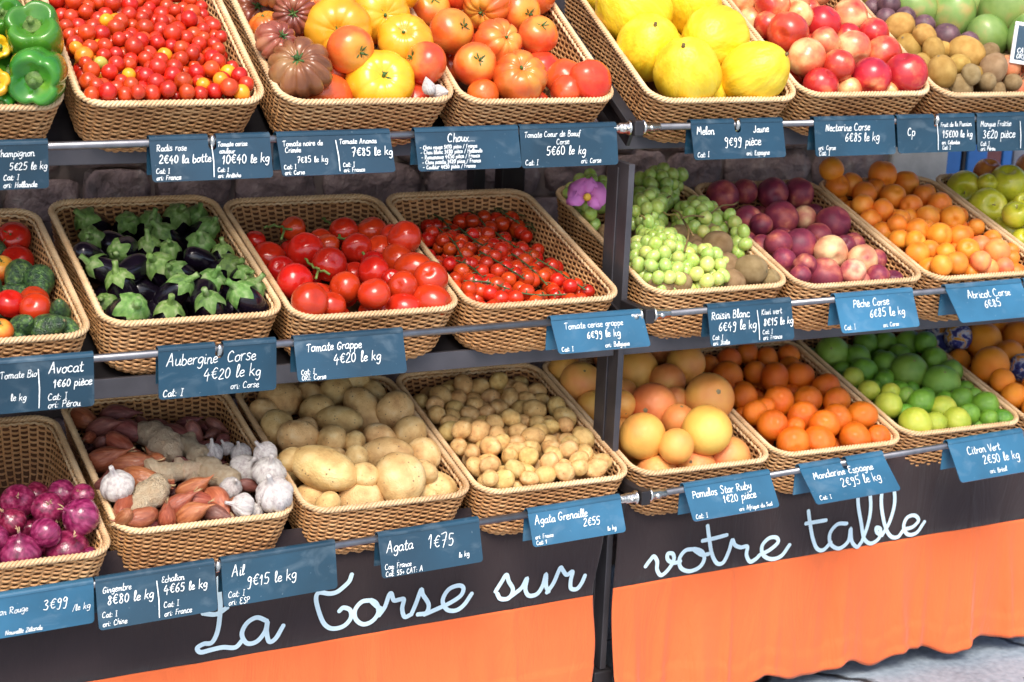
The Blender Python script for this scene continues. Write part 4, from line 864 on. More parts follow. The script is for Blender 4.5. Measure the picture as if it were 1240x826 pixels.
def aub_calyx(seed):
    rr = random.Random(seed); n = 40; L_ = 5; mb = MB(); vs = []; rings = 9
    ln = [rr.uniform(.75, 1.25) for _ in range(L_)]
    for i in range(rings+1):
        for j in range(n):
            ph = 2*math.pi*j/n; k = int(j/n*L_) % L_; u = (j/n*L_) % 1
            tip = (1-abs(2*u-1))**1.35*ln[k]
            t = i/rings; ext = .52+.52*tip                    # length of the cap down the body
            s = t*ext
            zt = 1.34-.34*s-.60*s*s; rr_ = .27+.76*min(1, s/.9)**.8
            rr_ += (.03+.02*tip*t*t)+.03*math.sin(ph*10)*t
            vs.append((rr_*math.cos(ph), rr_*math.sin(ph), zt+.02*math.sin(ph*7+seed)))
    mb.add(vs, [(i*n+j, (i+1)*n+j, (i+1)*n+(j+1) % n, i*n+(j+1) % n) for i in range(rings) for j in range(n)])
    bx_, by_ = rr.uniform(-.3, .3), rr.uniform(-.3, .3)
    mb.tube([(0, 0, 1.1), (0, 0, 1.34), (bx_*.3, by_*.3, 1.55), (bx_*.7, by_*.7, 1.78), (bx_, by_, 2.1)], [.40, .31, .24, .20, .22], 10)
    return mb.mesh('calyx', K_acal, True)
K_acal = skin('aubergine_cap', [(.3, (.06, .125, .024)), (.5, (.145, .26, .05)), (.72, (.32, .39, .18))], 1.6, 5, .5, .3, 16, var=.2, stretch=(1.5, 1.5, .5))
for s in range(2): MESH['aub'][s] = (MESH['aub'][s][0], [('calyx', aub_calyx(s+3))])
reg('aubb', [(MESH['aub'][0][0], [])])
reg('aub', MESH['aub']+[(MESH['aub'][0][0], [('calyx', aub_calyx(9))]), (MESH['aub'][1][0], [('calyx', aub_calyx(14))])])
def tuft(n, z, l, sp, mat, seed, r=.02):
    rr = random.Random(seed); m = MB()
    for k in range(n):
        a = rr.uniform(0, 6.28); q = rr.uniform(.2, 1)*sp; m.tube([(q*.2*math.cos(a), q*.2*math.sin(a), z), (q*.6*math.cos(a), q*.6*math.sin(a), z+l*.6), (q*math.cos(a+.4), q*math.sin(a+.4), z+l*rr.uniform(.7, 1.2))], [r, r*.8, r*.3], 5)
    return m.mesh('roots' if l < 0 else 'dry_neck', mat, True)
pr_on = sm_prof([(0, 1.30), (.08, 1.28), (.10, 1.05), (.22, .86), (.62, .66), (.93, .25), (.98, -.15), (.75, -.62), (.35, -.84), (0, -.88)])
reg('onion', [(ME('onion', f_lathe(pr_on, .05, s+1, 11, .015), K_onion, 44, 26), [('roots', tuft(9, -.82, -.22, .25, K_tuft, s)), ('dry_neck', tuft(5, 1.1, .4, .22, K_tuft, s+5, .035))]) for s in range(3)])
pr_sh = sm_prof([(0, 2.35), (.05, 2.3), (.10, 1.9), (.30, 1.4), (.66, .75), (.86, -.05), (.76, -.85), (.42, -1.4), (.14, -1.6), (0, -1.62)])
reg('shal', [(ME('shallot', f_lathe(pr_sh, .08, s+1, 7, .02, bend=.08), K_shal, 28, 22), [('dry_neck', tuft(3, 1.8, .7, .25, K_tuft, s, .04))]) for s in range(3)])
reg('shalp', [(ME('shallot_p', f_lathe(pr_sh, .08, s+6, 7, .02, bend=.08), K_shalp, 28, 22), [('roots', tuft(4, -1.3, -.4, .3, K_tuft, s, .03))]) for s in range(2)])
pr_ga = sm_prof([(0, 1.45), (.13, 1.43), (.15, 1.1), (.24, .82), (.62, .58), (.95, .1), (.92, -.38), (.6, -.68), (.2, -.72), (0, -.70)])
reg('garlic', [(ME('garlic', f_lathe(pr_ga, .10, s+1, 8, .12), K_garlic, 56, 24), [('roots', tuft(12, -.66, -.16, .25, K_tuft, s, .018))]) for s in range(3)])
reg('clove', [(ME('clove', f_lathe(sm_prof([(0, 1.5), (.1, 1.4), (.5, .8), (.85, .1), (.75, -.6), (.3, -1.0), (0, -1.05)]), .1, 4, 4, .08, bend=.12), K_garlic, 24, 18), [])])
def ginger(seed):
    rr = random.Random(seed); mb = bmesh.new()
    c = Vector((0, 0, 0)); dirv = Vector((1, 0, 0)); segs = []
    for k in range(5):
        segs.append((Vector((-1.2+.62*k, rr.uniform(-.25, .25), rr.uniform(-.15, .15))), rr.uniform(.42, .58)))
    for k in range(4):
        b_ = segs[rr.randrange(5)][0]; a = rr.choice((-1, 1)); segs.append((b_+Vector((rr.uniform(-.2, .2), a*rr.uniform(.45, .7), rr.uniform(-.1, .3))), rr.uniform(.28, .4)))
    meta = bpy.data.metaballs.new('ginger_tmp'); meta.resolution = .16; meta.threshold = .25
    for p_, r_ in segs:
        e = meta.elements.new(); e.co = p_; e.radius = r_*1.9
    mo = bpy.data.objects.new('ginger_tmp', meta); COL.objects.link(mo)
    dg = bpy.context.evaluated_depsgraph_get(); dg.update()
    me = bpy.data.meshes.new_from_object(mo.evaluated_get(dg)); bpy.data.objects.remove(mo); bpy.data.metaballs.remove(meta)
    me.materials.clear(); me.materials.append(K_ginger); me.polygons.foreach_set('use_smooth', [True]*len(me.polygons)); me.name = 'ginger'
    for v in me.vertices:
        v.co *= 1+.05*math.sin(v.co.x*16)+.06*mnoise.noise(v.co*3)
    mb.free(); return me
reg('ginger', [(ginger(s), []) for s in (2, 5)])
reg('potato', [(ME('potato', f_potato(1.0, .90, 1.12, s*3.3+1), K_pot, 32, 22), []) for s in range(4)])
reg('potlong', [(ME('potato_l', f_potato(.84, .80, 1.36, s*2.1+4, .12), K_pot, 32, 24), []) for s in range(2)])
reg('newpot', [(ME('new_potato', f_potato(.96, .90, 1.14, s*3.3+31, .09), K_potn, 22, 16), []) for s in range(4)])
reg('gfruit', [(ME('grapefruit', f_round(.95, .04, .2, .02, .03, seed=s+111), K_gfruit, 36, 24), [('stem_scar', scar(.07, .925))]) for s in range(3)])
reg('gfruity', [(ME('grapefruit_y', f_round(.95, .04, .2, .02, .03, seed=115), K_gfruity, 36, 24), [('stem_scar', scar(.05, .925))])])
reg('gfruitr', [(ME('grapefruit_r', f_round(.95, .05, .16, .02, .03, seed=116), K_gfruitr, 36, 24), [('stem_scar', scar(.10, .92))])])
reg('tang', [(ME('tangerine', f_round(.90, .10, .22, .05, .04, seed=s+121, ribs=9, ra=.012), K_tang, 32, 20), [('stem_scar', scar(.05, .80))]) for s in range(3)])
reg('oran', [(ME('orange', f_round(.97, .05, .2, .02, .03, seed=s+125), K_oran, 32, 22), [('stem_scar', scar(.06, .93))]) for s in range(2)])
reg('wrap', [(ME('wrapped', f_round(.97, .05, .2, .02, .10, seed=129), K_wrap, 32, 22), [])])
reg('lime', [(ME('lime', f_round(1.08, .0, .2, 0, .04, seed=s+131, nip=.12), K_lime, 28, 20), [('stem_scar', scar(.07, 1.13))]) for s in range(2)])
reg('limey', [(ME('lime_y', f_round(1.06, .0, .2, 0, .04, seed=134, nip=.10), K_limey, 28, 20), [('stem_scar', scar(.07, 1.11))])])
reg('limel', [(ME('lime_l', f_round(1.03, .0, .2, 0, .04, seed=135, nip=.05), K_limel, 30, 20), [('stem_scar', scar(.07, 1.05))])])
ME_grape = [ME('grape', f_round(1.2, .02, .2, 0, .03, seed=s+141), K_grape, 16, 12) for s in range(2)]
ME_grapey = [ME('grape_y', f_round(1.1, .02, .2, 0, .03, seed=s+143), K_grapey, 16, 12) for s in range(2)]

# ------------------------------------------------------------------ filling the baskets
ORD = ['leftmost', 'second', 'third', 'fourth', 'fifth', 'sixth', 'seventh', 'eighth', 'ninth', 'tenth', 'eleventh', 'twelfth', 'thirteenth']
ROWN = ['front', 'second', 'third', 'fourth', 'fifth', 'sixth', 'seventh', 'eighth', 'ninth', 'tenth']
#        kind: (object name, category, words, plural, axis mode)
KIND = {'cherry': ('cherry_tomato', 'cherry tomato', 'small red cherry tomato', 'any'), 'cherryo': ('cherry_tomato', 'cherry tomato', 'small orange cherry tomato', 'any'), 'cherryg': ('cherry_tomato', 'cherry tomato', 'pale green cherry tomato', 'any'),
 'tomato': ('tomato', 'tomato', 'round red tomato', 'face'), 'tomatoc': ('tomato', 'tomato', 'red tomato with green calyx', 'face'), 'plumtom': ('tomato', 'tomato', 'oval red tomato', 'side'),
 'beef': ('beef_tomato', 'tomato', 'orange-red ribbed tomato', 'face'), 'beefr': ('beef_tomato', 'tomato', 'plain red beef tomato', 'away'), 'beefo': ('beef_tomato', 'tomato', 'smooth orange tomato', 'face'),
 'brown': ('ribbed_tomato', 'tomato', 'brown ribbed tomato', 'face'), 'yellow': ('ribbed_tomato', 'tomato', 'yellow ribbed tomato', 'face'),
 'melon': ('melon', 'melon', 'yellow melon', 'face'), 'nect': ('nectarine', 'nectarine', 'red nectarine', 'any'), 'nectp': ('nectarine', 'nectarine', 'cream and red nectarine', 'any'),
 'peach': ('peach', 'peach', 'dark pink peach', 'any'), 'peachp': ('peach', 'peach', 'pale pink peach', 'any'), 'apri': ('apricot', 'apricot', 'orange apricot', 'any'), 'aprip': ('apricot', 'apricot', 'red-blushed apricot', 'any'),
 'apple': ('apple', 'apple', 'yellow-green apple', 'face'), 'appleb': ('apple', 'apple', 'plain yellow-green apple', 'face'), 'appler': ('apple', 'apple', 'reddish apple', 'face'),
 'mango': ('mango', 'mango', 'green mango', 'face'), 'kiwi': ('kiwi', 'kiwi', 'golden brown kiwi', 'any'), 'kiwib': ('kiwi', 'kiwi', 'brown kiwi', 'any'), 'passion': ('passion_fruit', 'passion fruit', 'purple passion fruit', 'any'), 'pome': ('pomegranate', 'pomegranate', 'orange-red pomegranate', 'face'),
 'pepper': ('bell_pepper', 'pepper', 'green bell pepper', 'face'), 'peppery': ('bell_pepper', 'pepper', 'yellow bell pepper', 'face'), 'avoc': ('avocado', 'avocado', 'dark green avocado', 'side'), 'aubb': ('aubergine', 'aubergine', 'glossy black aubergine body', 'side'), 'aub': ('aubergine', 'aubergine', 'dark aubergine with green cap', 'aub'),
 'onion': ('red_onion', 'onion', 'shiny red onion', 'any'), 'shal': ('shallot', 'shallot', 'copper brown shallot', 'side'), 'shalp': ('shallot', 'shallot', 'purplish shallot', 'side'), 'garlic': ('garlic_bulb', 'garlic', 'white garlic bulb', 'face'), 'clove': ('garlic_clove', 'garlic', 'pinkish garlic clove', 'side'), 'ginger': ('ginger_root', 'ginger', 'knobbly ginger root', 'flat'),
 'potato': ('potato', 'potato', 'pale yellow potato', 'side'), 'potlong': ('potato', 'potato', 'long pale potato', 'side'), 'newpot': ('new_potato', 'potato', 'small new potato', 'side'),
 'gfruit': ('grapefruit', 'grapefruit', 'pink-orange grapefruit', 'any'), 'gfruity': ('grapefruit', 'grapefruit', 'yellow grapefruit', 'any'), 'gfruitr': ('grapefruit', 'grapefruit', 'reddish grapefruit', 'face'),
 'tang': ('tangerine', 'tangerine', 'bright orange tangerine', 'any'), 'oran': ('orange', 'orange', 'large orange', 'any'), 'wrap': ('wrapped_orange', 'orange', 'orange in blue printed wrapper', 'any'),
 'lime': ('lime', 'lime', 'deep green lime', 'side'), 'limey': ('lime', 'lime', 'yellow lime', 'side'), 'limel': ('lime', 'lime', 'light green lime', 'face')}
UP = Vector((0, 0, 1)); TOCAM = Vector(-CF)
def axis_of(mode, fr_, dx=None, dy=None):
    if dx is not None:
        m = math.hypot(dx, dy); z = math.sqrt(max(0, 1-m*m)) if m < 1 else 0
        return (Vector(CR)*dx - Vector(CU)*dy + TOCAM*z).normalized()
    rv = Vector((fr_.gauss(0, 1), fr_.gauss(0, 1), fr_.gauss(0, 1))).normalized()
    if mode == 'face': return (TOCAM*.55+UP*.75+rv*.45).normalized()
    if mode == 'away': return (-TOCAM*.6-UP*.4+rv*.5).normalized()
    if mode == 'aub': return (TOCAM*.55+UP*.85+rv*.42).normalized()
    if mode == 'side': rv = Vector((rv.x, rv.y*.8, rv.z*.45)); return rv.normalized()
    if mode == 'flat': rv = Vector((rv.x*.4, rv.y*.4, 1)); return rv.normalized()
    return rv
def loc_uvw(B, p):
    q = np.asarray(p)-B.o; return np.array([q[0], q@B.d, q@B.n])
def world(B, c): return B.o+np.array([c[0], 0, 0])+B.d*c[1]+B.n*c[2]
def on_heap(B, x, y, wf, wb):
    r = ray(x, y); A = CAMP-B.o; k = (wb-wf)/BL
    # w - wf - k v = 0 along the ray
    t = -(A@B.n - wf - k*(A@B.d))/(r@B.n - k*(r@B.d))
    return CAMP+r*t
def walls(B, c, r):
    """room left for the centre: above the rim only the part below the rim is held by the wall"""
    w = c[2]; re_ = r*.93 if w <= 0 else max(.25*r, math.sqrt(max(0, r*r-w*w))*.93)
    ins = .014+.026*min(1, max(0, -(w-.35*r)/BH))
    return ins+re_
def clampB(B, c, r):
    c[2] = max(c[2], -BH+.006+r*.98)
    e = walls(B, c, r)
    c[0] = min(max(c[0], e), B.w-e) if B.w > 2*e else B.w/2
    c[1] = min(max(c[1], e), BL-e)
def settle(B, p, r):
    """slide a fruit along its line of sight until the basket holds it"""
    d = (p-CAMP)/np.linalg.norm(p-CAMP); best = None
    for k in range(-12, 25):
        q = p+d*k*.006; c = loc_uvw(B, q); c2 = c.copy(); clampB(B, c2, r)
        cost = np.linalg.norm(c2-c)*3+abs(k)*.0012
        if best is None or cost < best[0]: best = (cost, c2)
    return best[1]
class It: pass
def relax(B, items, its=40, pull=.10):
    n = len(items)
    if n == 0: return
    P_ = np.array([i.c for i in items]); rad = np.array([i.rc for i in items]); home = P_.copy()
    mob = np.array([i.mob for i in items])
    vdir = np.array([loc_uvw(B, B.o+(-CF))[0], (-CF)@B.d, (-CF)@B.n])       # towards the camera in basket axes
    for it in range(its):
        D = P_[:, None]-P_[None]; dist = np.linalg.norm(D, axis=2)+1e-9; need = (rad[:, None]+rad[None])*.97
        ov = np.where((dist < need) & ~np.eye(n, dtype=bool), need-dist, 0)
        U_ = D/dist[..., None]
        # push mostly along the line of sight so that the picture keeps its arrangement
        along = U_@vdir; sg = np.sign(along); sg[sg == 0] = 1
        push = .55*sg[..., None]*vdir + .45*U_
        wt = mob[:, None]/(mob[:, None]+mob[None]+1e-9)
        mv = (push*(ov*wt*.5)[..., None]).sum(1)
        P_ = P_+mv*.8 + (home-P_)*pull*mob[:, None]
        for i in range(n):
            c = P_[i].copy(); clampB(B, c, rad[i]); P_[i] = c
    for i in range(n): items[i].c = P_[i]
def put(kind, pos, r, axis, fr_, label, group=None, scale=None, name=None):
    me, ch = fr_.choice(MESH[kind]); K = KIND[kind]
    o = bpy.data.objects.new(name or K[0], me); COL.objects.link(o)
    q = Vector(axis).to_track_quat('Z', 'Y') @ Euler((0, 0, fr_.uniform(0, 6.283))).to_quaternion()
    o.rotation_mode = 'QUATERNION'; o.rotation_quaternion = q; o.location = pos
    o.scale = scale or (r*fr_.uniform(.97, 1.03),)*3
    for nm, cm in ch:
        c = bpy.data.objects.new(nm, cm); COL.objects.link(c); c.parent = o
    tag(o, label, K[1], group)
    return o
COUNT = {}
DROP = {'beefr': .75, 'clove': .3}
def fill(key, wf, wb, text, under=None, uvmax=.38, dflt=None, top=False, seed=0, udepth=1.25, uspace=1.7, its=40):
    B = BASK[key]; fr_ = random.Random(seed+sum(map(ord, key))); items = []
    for ent in text.split(';'):
        t = ent.split()
        if not t: continue
        x, y, rp = map(float, t[:3]); rp *= 1.0 if key == 'T4' else .98 if key == 'M1' else 1.06; kind = t[3] if len(t) > 3 else dflt
        dx, dy = (float(t[4]), float(t[5])) if len(t) > 5 else (None, None)
        dr = DROP.get(kind, 0)*rp*3.2/FPX; p = on_heap(B, x, y, wf-dr, wb-dr); r = rp*((p-CAMP)@CF)/FPX
        I = It(); I.kind = kind; I.r = r; I.px = (x, y); I.rp = rp; I.mob = 1.0; I.hand = True
        I.ax = axis_of(KIND[kind][3], fr_, dx, dy)
        I.rc = r*(.86 if KIND[kind][3] in ('side', 'flat') else .80 if kind == 'aub' else .74 if kind == 'pepper' else .82 if kind in ('brown', 'yellow', 'beef') else .93)
        I.c = settle(B, p-np.array(I.ax)*r*.95 if kind == 'aub' else p, I.rc)
        items.append(I)
    relax(B, items, its)
    hand = [I for I in items]
    if under:
        kinds, ur, n_lay = under
        for lay in range(n_lay):
            st = ur*uspace; nu = int((B.w-.03)/st); nv = int((uvmax)/(st*.87)); cand = []
            for j in range(nv+1):
                for i in range(nu+1):
                    u = .016+ur+(i+.5*(j % 2))*st+fr_.uniform(-.2, .2)*ur; v = .016+ur+j*st*.87+fr_.uniform(-.2, .2)*ur
                    if u > B.w-.014-ur or v > min(uvmax, BL-.014-ur): continue
                    w = wf+(wb-wf)*v/BL
                    cand.append((u, v, w))
            fr_.shuffle(cand)
            for (u, v, w) in cand:
                r = ur*fr_.uniform(.88, 1.1)
                for dz in ((0,) if top and lay == 0 else ())+((-.7 if key == 'M1' else -.5)*r, -udepth*r, -1.7*udepth*r):
                    c = np.array([u, v, w+dz+fr_.uniform(-.15, .15)*r]); clampB(B, c, r)
                    if all(np.linalg.norm(c-I.c) > .90*(r*.95+I.rc) for I in items):
                        I = It(); I.kind = fr_.choice(kinds); I.r = r*(.85 if I.kind in ('potato', 'melon', 'mango', 'aubb') else .8 if I.kind in ('shal', 'shalp', 'avoc') else 1); I.c = c; I.rc = r*.93; I.mob = .3; I.hand = False
                        I.ax = axis_of(KIND[I.kind][3], fr_); items.append(I); break
    # rows and ranks of the hand placed ones, counted as they stand in the picture
    for I in hand: I.p2 = proj(world(B, I.c))
    if hand:
        med = sorted(I.rp for I in hand)[len(hand)//2]
        todo = sorted(hand, key=lambda I: -I.p2[1]); rows = []
        while todo:
            y0 = todo[0].p2[1]; rw_ = [I for I in todo if I.p2[1] > y0-1.35*med]; todo = [I for I in todo if I not in rw_]; rows.append(sorted(rw_, key=lambda I: I.p2[0]))
        for k, rw_ in enumerate(rows):
            rn = ROWN[k]
            if k == len(rows)-1 and k > 1: rn = 'back'
            for i, I in enumerate(rw_):
                if len(rw_) == 1: pl = f'alone in the {rn} row of the {B.place}'
                elif i == len(rw_)-1: pl = f'rightmost in the {rn} row of the {B.place}'
                elif i == 0: pl = f'leftmost in the {rn} row of the {B.place}'
                else: pl = f'{ORD[i]} from left in the {rn} row, {B.place}'
                I.label = f'{KIND[I.kind][2]}, {pl}'
    for I in items:
        K = KIND[I.kind]
        lab = I.label if I.hand else f'{K[2]} lying deeper in the {B.place} among the others'
        sc = None
        put(I.kind, world(B, I.c), I.r, I.ax, fr_, lab, f'{K[0].replace("_", " ")}s in the {B.place}', sc)
    COUNT[key] = (len(hand), len(items))
    return items

def scatter(key, wf, wb, kinds, r, vmax, label, space=1.82, seed=0, layers=2, special=None, bumps=.3, keep=1.0):
    """a level heap of many small ones that nothing tells apart"""
    B = BASK[key]; fr_ = random.Random(seed); items = []
    for lay in range(layers):
        st = r*space; nu = int(B.w/st)+1; nv = int(vmax/(st*.87))+1
        for j in range(nv):
            for i in range(nu):
                u = .016+r+(i+.5*((j+lay) % 2))*st+fr_.uniform(-.75, .75)*r; v = .016+r+j*st*.87+fr_.uniform(-.75, .75)*r
                if lay and fr_.random() > keep: continue
                if u > B.w-.013-r or v > min(vmax, BL-.015-r): continue
                I = It(); I.r = r*fr_.uniform(.82, 1.14); I.rc = I.r*(1.0 if kinds[0] == 'newpot' else .95); I.mob = 1
                w = wf+(wb-wf)*v/BL - lay*1.45*r + fr_.uniform(-bumps, bumps)*r
                I.c = np.array([u, v, w]); clampB(B, I.c, I.r); I.kind = kinds[0]; I.lay = lay; items.append(I)
    relax(B, items, 60, .02)
    for I in items:
        p = proj(world(B, I.c)); kind = kinds[0]
        if special: kind = special(p, fr_, I) or kind
        if len(kinds) > 1 and fr_.random() < .12: kind = kinds[1]
        K = KIND[kind]
        put(kind, world(B, I.c), I.r, axis_of(K[3], fr_), fr_, f'{K[2]} {label}', f'{K[2]}s {label}')
    COUNT[key] = len(items)
    return items

# --- top shelf
fill('T0', 0.020, 0.008, '47 92 38 pepper .02 .32; 42 46 37 pepper .1 -.45; 12 30 26 pepper -.2 -.5; 0 6 24 pepper; -4 58 16 peppery .5 .1; -6 100 18 peppery .3 .1; 6 120 15 pepper -.3 .6; -30 30 34 pepper; -34 90 34 pepper', under=(['pepper'], .040, 1))
def t1_special(p, f, I):
    x, y = p; d = min(math.hypot(x-87, y-70)*1.0, math.hypot(x-108, y-66))
    if math.hypot(x-118, y-77) < 9 and not t1_special.g: t1_special.g = True; return 'cherryg'
    if d < 16: return 'cherryo' if f.random() < .7 else None
    if y > 84: return 'cherryo' if f.random() < .20 else None
    return 'cherryo' if f.random() < .02 else None
t1_special.g = False
scatter('T1', 0.004, -0.024, ['cherry'], .0130, .335, 'in the heap filling the cherry tomato basket', seed=4, special=t1_special, keep=.7, bumps=.5, space=1.76)
fill('T2', 0.018, 0.014, '307 18 35 brown .2 -.45; 358 16 26 brown .0 .2; 334 52 27 brown .55 -.35; 363 85 38 brown -.05 -.42; 410 36 38 yellow .0 .25; 462 18 34 yellow .35 .1; 490 48 32 yellow .0 -.38; 460 97 40 yellow .20 -.20; 425 70 27 beefo .6 .3; 515 78 25 beefo -.8 -.3; 400 118 30 beefr; 507 118 24 beefr; 405 90 20 beefr; 384 12 20 beef .1 -.2; 420 -2 26 beefo; 531 112 11 clove .8 -.1; 519 106 9 clove -.3 -.7; 350 112 18 beefr; 480 -14 30 yellow; 330 -18 30 brown; 376 -20 28 beef', under=(['beefr', 'beef'], .034, 1), uspace=1.8)
fill('T3', 0.016, 0.012, '547 38 27 beefo .72 -.15; 520 12 26 beefo .3 -.5; 576 80 25 beefo .25 -.1; 590 10 27 beef -.3 .5; 604 52 29 beef .5 -.3; 629 94 33 beef .18 -.42; 652 46 23 beefo .25 -.50; 628 14 25 beefo .55 .3; 664 82 25 beefr; 684 94 25 beefr; 708 101 25 beefr; 694 112 18 beefr; 585 114 19 beefr; 556 -12 26 beef; 605 -22 28 beef; 650 -10 26 beefr', under=(['beefr', 'beef'], .032, 1), uspace=1.8)
fill('T4', 0.024, 0.020, '766 14 44 melon -.6 -.5; 783 54 39 melon .1 -.42; 838 8 36 melon -.3 -.4; 866 47 41 melon -.55 .3; 831 90 42 melon -.18 -.52; 914 88 39 melon .75 -.4; 730 -25 40 melon; 806 -38 40 melon', under=(['melon'], .05, 1), its=60)
fill('T5', 0.016, 0.004, '898 2 17 nectp; 911 24 18 nectp .6 0; 934 10 21 nect .3 -.2; 964 2 16 nectp; 934 31 17 nect; 950 40 24 nect -.5 .2; 968 20 17 nectp; 994 27 22 nect .5 -.6; 1029 20 21 nectp; 978 71 22 nectp; 1000 52 18 nectp; 1033 58 21 nectp .3 .8; 1058 41 19 nect; 1014 82 20 nect; 996 104 22 nect; 1070 66 22 nect .3 .6; 1055 96 24 nect -.2 .8; 1103 95 25 nect -.2 -.8; 1030 108 16 nectp; 1078 108 12 nectp; 905 -18 20 nect; 950 -22 20 nect; 990 -14 20 nectp', under=(['nect'], .026, 2))
fill('T6', 0.016, 0.012, '1111 10 23 mango -.7 -.5; 1152 18 28 mango -.1 -.6; 1192 6 24 mango .2 -.7; 1197 43 25 mango -.2 -.5; 1226 16 31 mango .3 -.7; 1075 8 14 passion; 1071 21 13 passion; 1058 10 11 passion; 1096 21 12 passion; 1119 31 13 passion; 1146 45 16 passion -.1 -.6; 1173 51 12 passion; 1089 33 16 kiwi .8 -.5; 1103 57 17 kiwi -.5 -.6; 1130 60 13 kiwi; 1117 46 13 kiwi; 1116 78 12 kiwi; 1140 88 17 kiwi -.3 -.8; 1161 78 12 kiwi; 1170 64 19 kiwi .8 .4; 1164 106 15 kiwib -.1 -.8; 1174 92 11 kiwib; 1202 85 16 kiwib .2 -.7; 1198 66 12 kiwib; 1200 109 15 kiwib .95 -.1; 1138 110 10 kiwib; 1230 104 22 pome .1 -.45; 1222 82 14 pome; 1256 84 20 pome; 1262 50 28 mango; 1130 -20 22 mango', under=(['kiwi', 'kiwib'], .019, 2))
# --- middle shelf
fill('M0', 0.004, -0.038, '17 289 20 tomatoc .05 -.25; 2 326 17 beefo .2 -.6; 12 368 17 tomato; 44 374 18 tomato; 2 401 15 beefo .2 -.6; 48 342 18 avoc .25 .6; 22 334 17 avoc -.2 .6; 70 377 14 avoc .2 -.6; 66 400 19 avoc .8 -.35; 92 401 15 avoc .8 .3; 26 396 14 avoc .6 -.4; 18 412 13 avoc -.8 .2; -20 345 18 avoc; -30 395 18 tomato; -14 300 18 avoc', under=(['avoc', 'avoc', 'tomato'], .026, 2))
fill('M1', 0.018, -0.014, '103 265 17 aub -.2 -.3; 110 288 16 aub .1 -.1; 112 320 17 aub -.75 -.4; 155 268 16 aub .3 -.3; 184 266 16 aub .4 -.4; 217 258 18 aub .35 -.5; 240 259 15 aub .5 -.4; 256 273 16 aub .6 -.4; 195 280 17 aub -.3 -.6; 180 293 17 aub .0 -.75; 243 294 19 aub .2 -.4; 142 305 15 aub -.2 .2; 142 334 18 aub -.15 -.75; 189 318 20 aub -.3 -.5; 210 327 15 aub -.4 -.3; 224 343 18 aub .7 -.55; 206 373 19 aub .25 -.8; 162 372 22 aub .5 -.3; 252 362 19 aub -.05 -.75; 258 337 17 aub .3 -.5; 282 321 18 aub .6 -.4; 291 351 20 aub -.4 -.65; 297 331 13 aub .5 -.3; 312 346 16 aub .4 -.75; 125 365 16 aub; 206 300 14 aub; 270 300 14 aub', under=(['aubb'], .027, 2), its=30, uspace=1.5)
fill('M2', 0.014, -0.022, '453 377 19 tomato .3 -.5; 492 374 20 plumtom .95 .1; 528 367 21 plumtom .9 .1; 380 367 22 tomato .6 -.2; 397 369 17 tomato; 357 341 21 tomato .7 .1; 418 348 19 tomato -.6 -.1; 453 358 19 tomato; 487 351 18 tomato -.3 -.1; 522 341 20 tomato -.1 -.45; 325 313 21 tomato .3 -.7; 370 303 21 tomato -.2 -.7; 399 320 20 tomato .4 -.3; 435 301 18 tomato .4 .3; 458 301 17 tomato; 453 329 19 tomato -.5 -.3; 500 326 20 plumtom .9 -.1; 483 312 18 plumtom .6 .6; 506 290 20 tomato -.6 -.4; 416 280 17 tomato; 450 280 18 tomato; 355 277 15 tomato; 309 292 13 tomato; 397 297 14 tomato; 474 338 12 tomato; 475 286 14 tomato', under=(['tomato'], .025, 2), uvmax=.33)
# --- the rest of the middle shelf
fill('M5', 0.006, -0.020, '936 234 18 peach .1 .3; 967 234 18 peach; 946 264 20 peach .3 -.7; 974 263 14 peachp; 1009 270 21 peach .5 -.5; 968 298 21 peach; 1004 306 21 peachp; 990 287 17 peach; 1044 315 18 peachp -.2 -.6; 1023 298 13 peach; 997 332 22 peach .1 -.6; 1032 330 15 peachp .1 .2; 1039 340 16 peachp; 940 296 16 peach; 977 327 14 peach; 1062 336 15 peach; 918 272 14 peach; 875 237 19 peach 0 -.5; 908 268 19 peach; 902 232 15 peach; 926 299 15 peach; 949 316 15 peach; 965 331 13 peach', under=(['peach'], .024, 2))
fill('M6', 0.014, 0.002, '1003 206 14; 1001 222 14; 1028 222 14; 1012 241 13; 1068 212 16; 1097 222 15; 1045 234 14; 1060 228 12; 1045 249 13; 1081 239 15 apri .2 -.5; 1103 250 14; 1119 237 13; 1138 248 14; 1068 255 13; 1091 265 11; 1123 263 14; 1153 264 15 apri 0 .3; 1054 267 13; 1070 281 13; 1084 273 12; 1110 279 14; 1137 286 15; 1161 287 14; 1090 294 13; 1106 293 12; 1172 303 14 apri -.3 -.3; 1110 308 14; 1142 306 12; 1126 303 12; 1158 319 14; 1139 322 13; 1126 325 14; 1190 299 13 aprip; 1205 305 15 aprip; 1215 323 12 aprip; 1195 326 14 aprip; 1177 328 11; 1185 318 12 aprip; 1029 255 12; 1087 303 10; 1230 330 11; 1108 325 12', under=(['apri'], .0185, 2), dflt='apri')
fill('M7', 0.022, 0.022, '1164 231 22 apple -.2 .3; 1196 251 23 apple .15 -.15; 1219 222 24 appleb; 1229 262 16 apple; 1226 279 23 appleb; 1196 207 17 appler; 1136 229 11 appleb; 1192 223 12 appleb; 1238 290 13 apple; 1240 246 13 apple; 1262 235 22 apple; 1270 280 22 apple; 1250 204 20 appler', under=(['apple'], .030, 1))
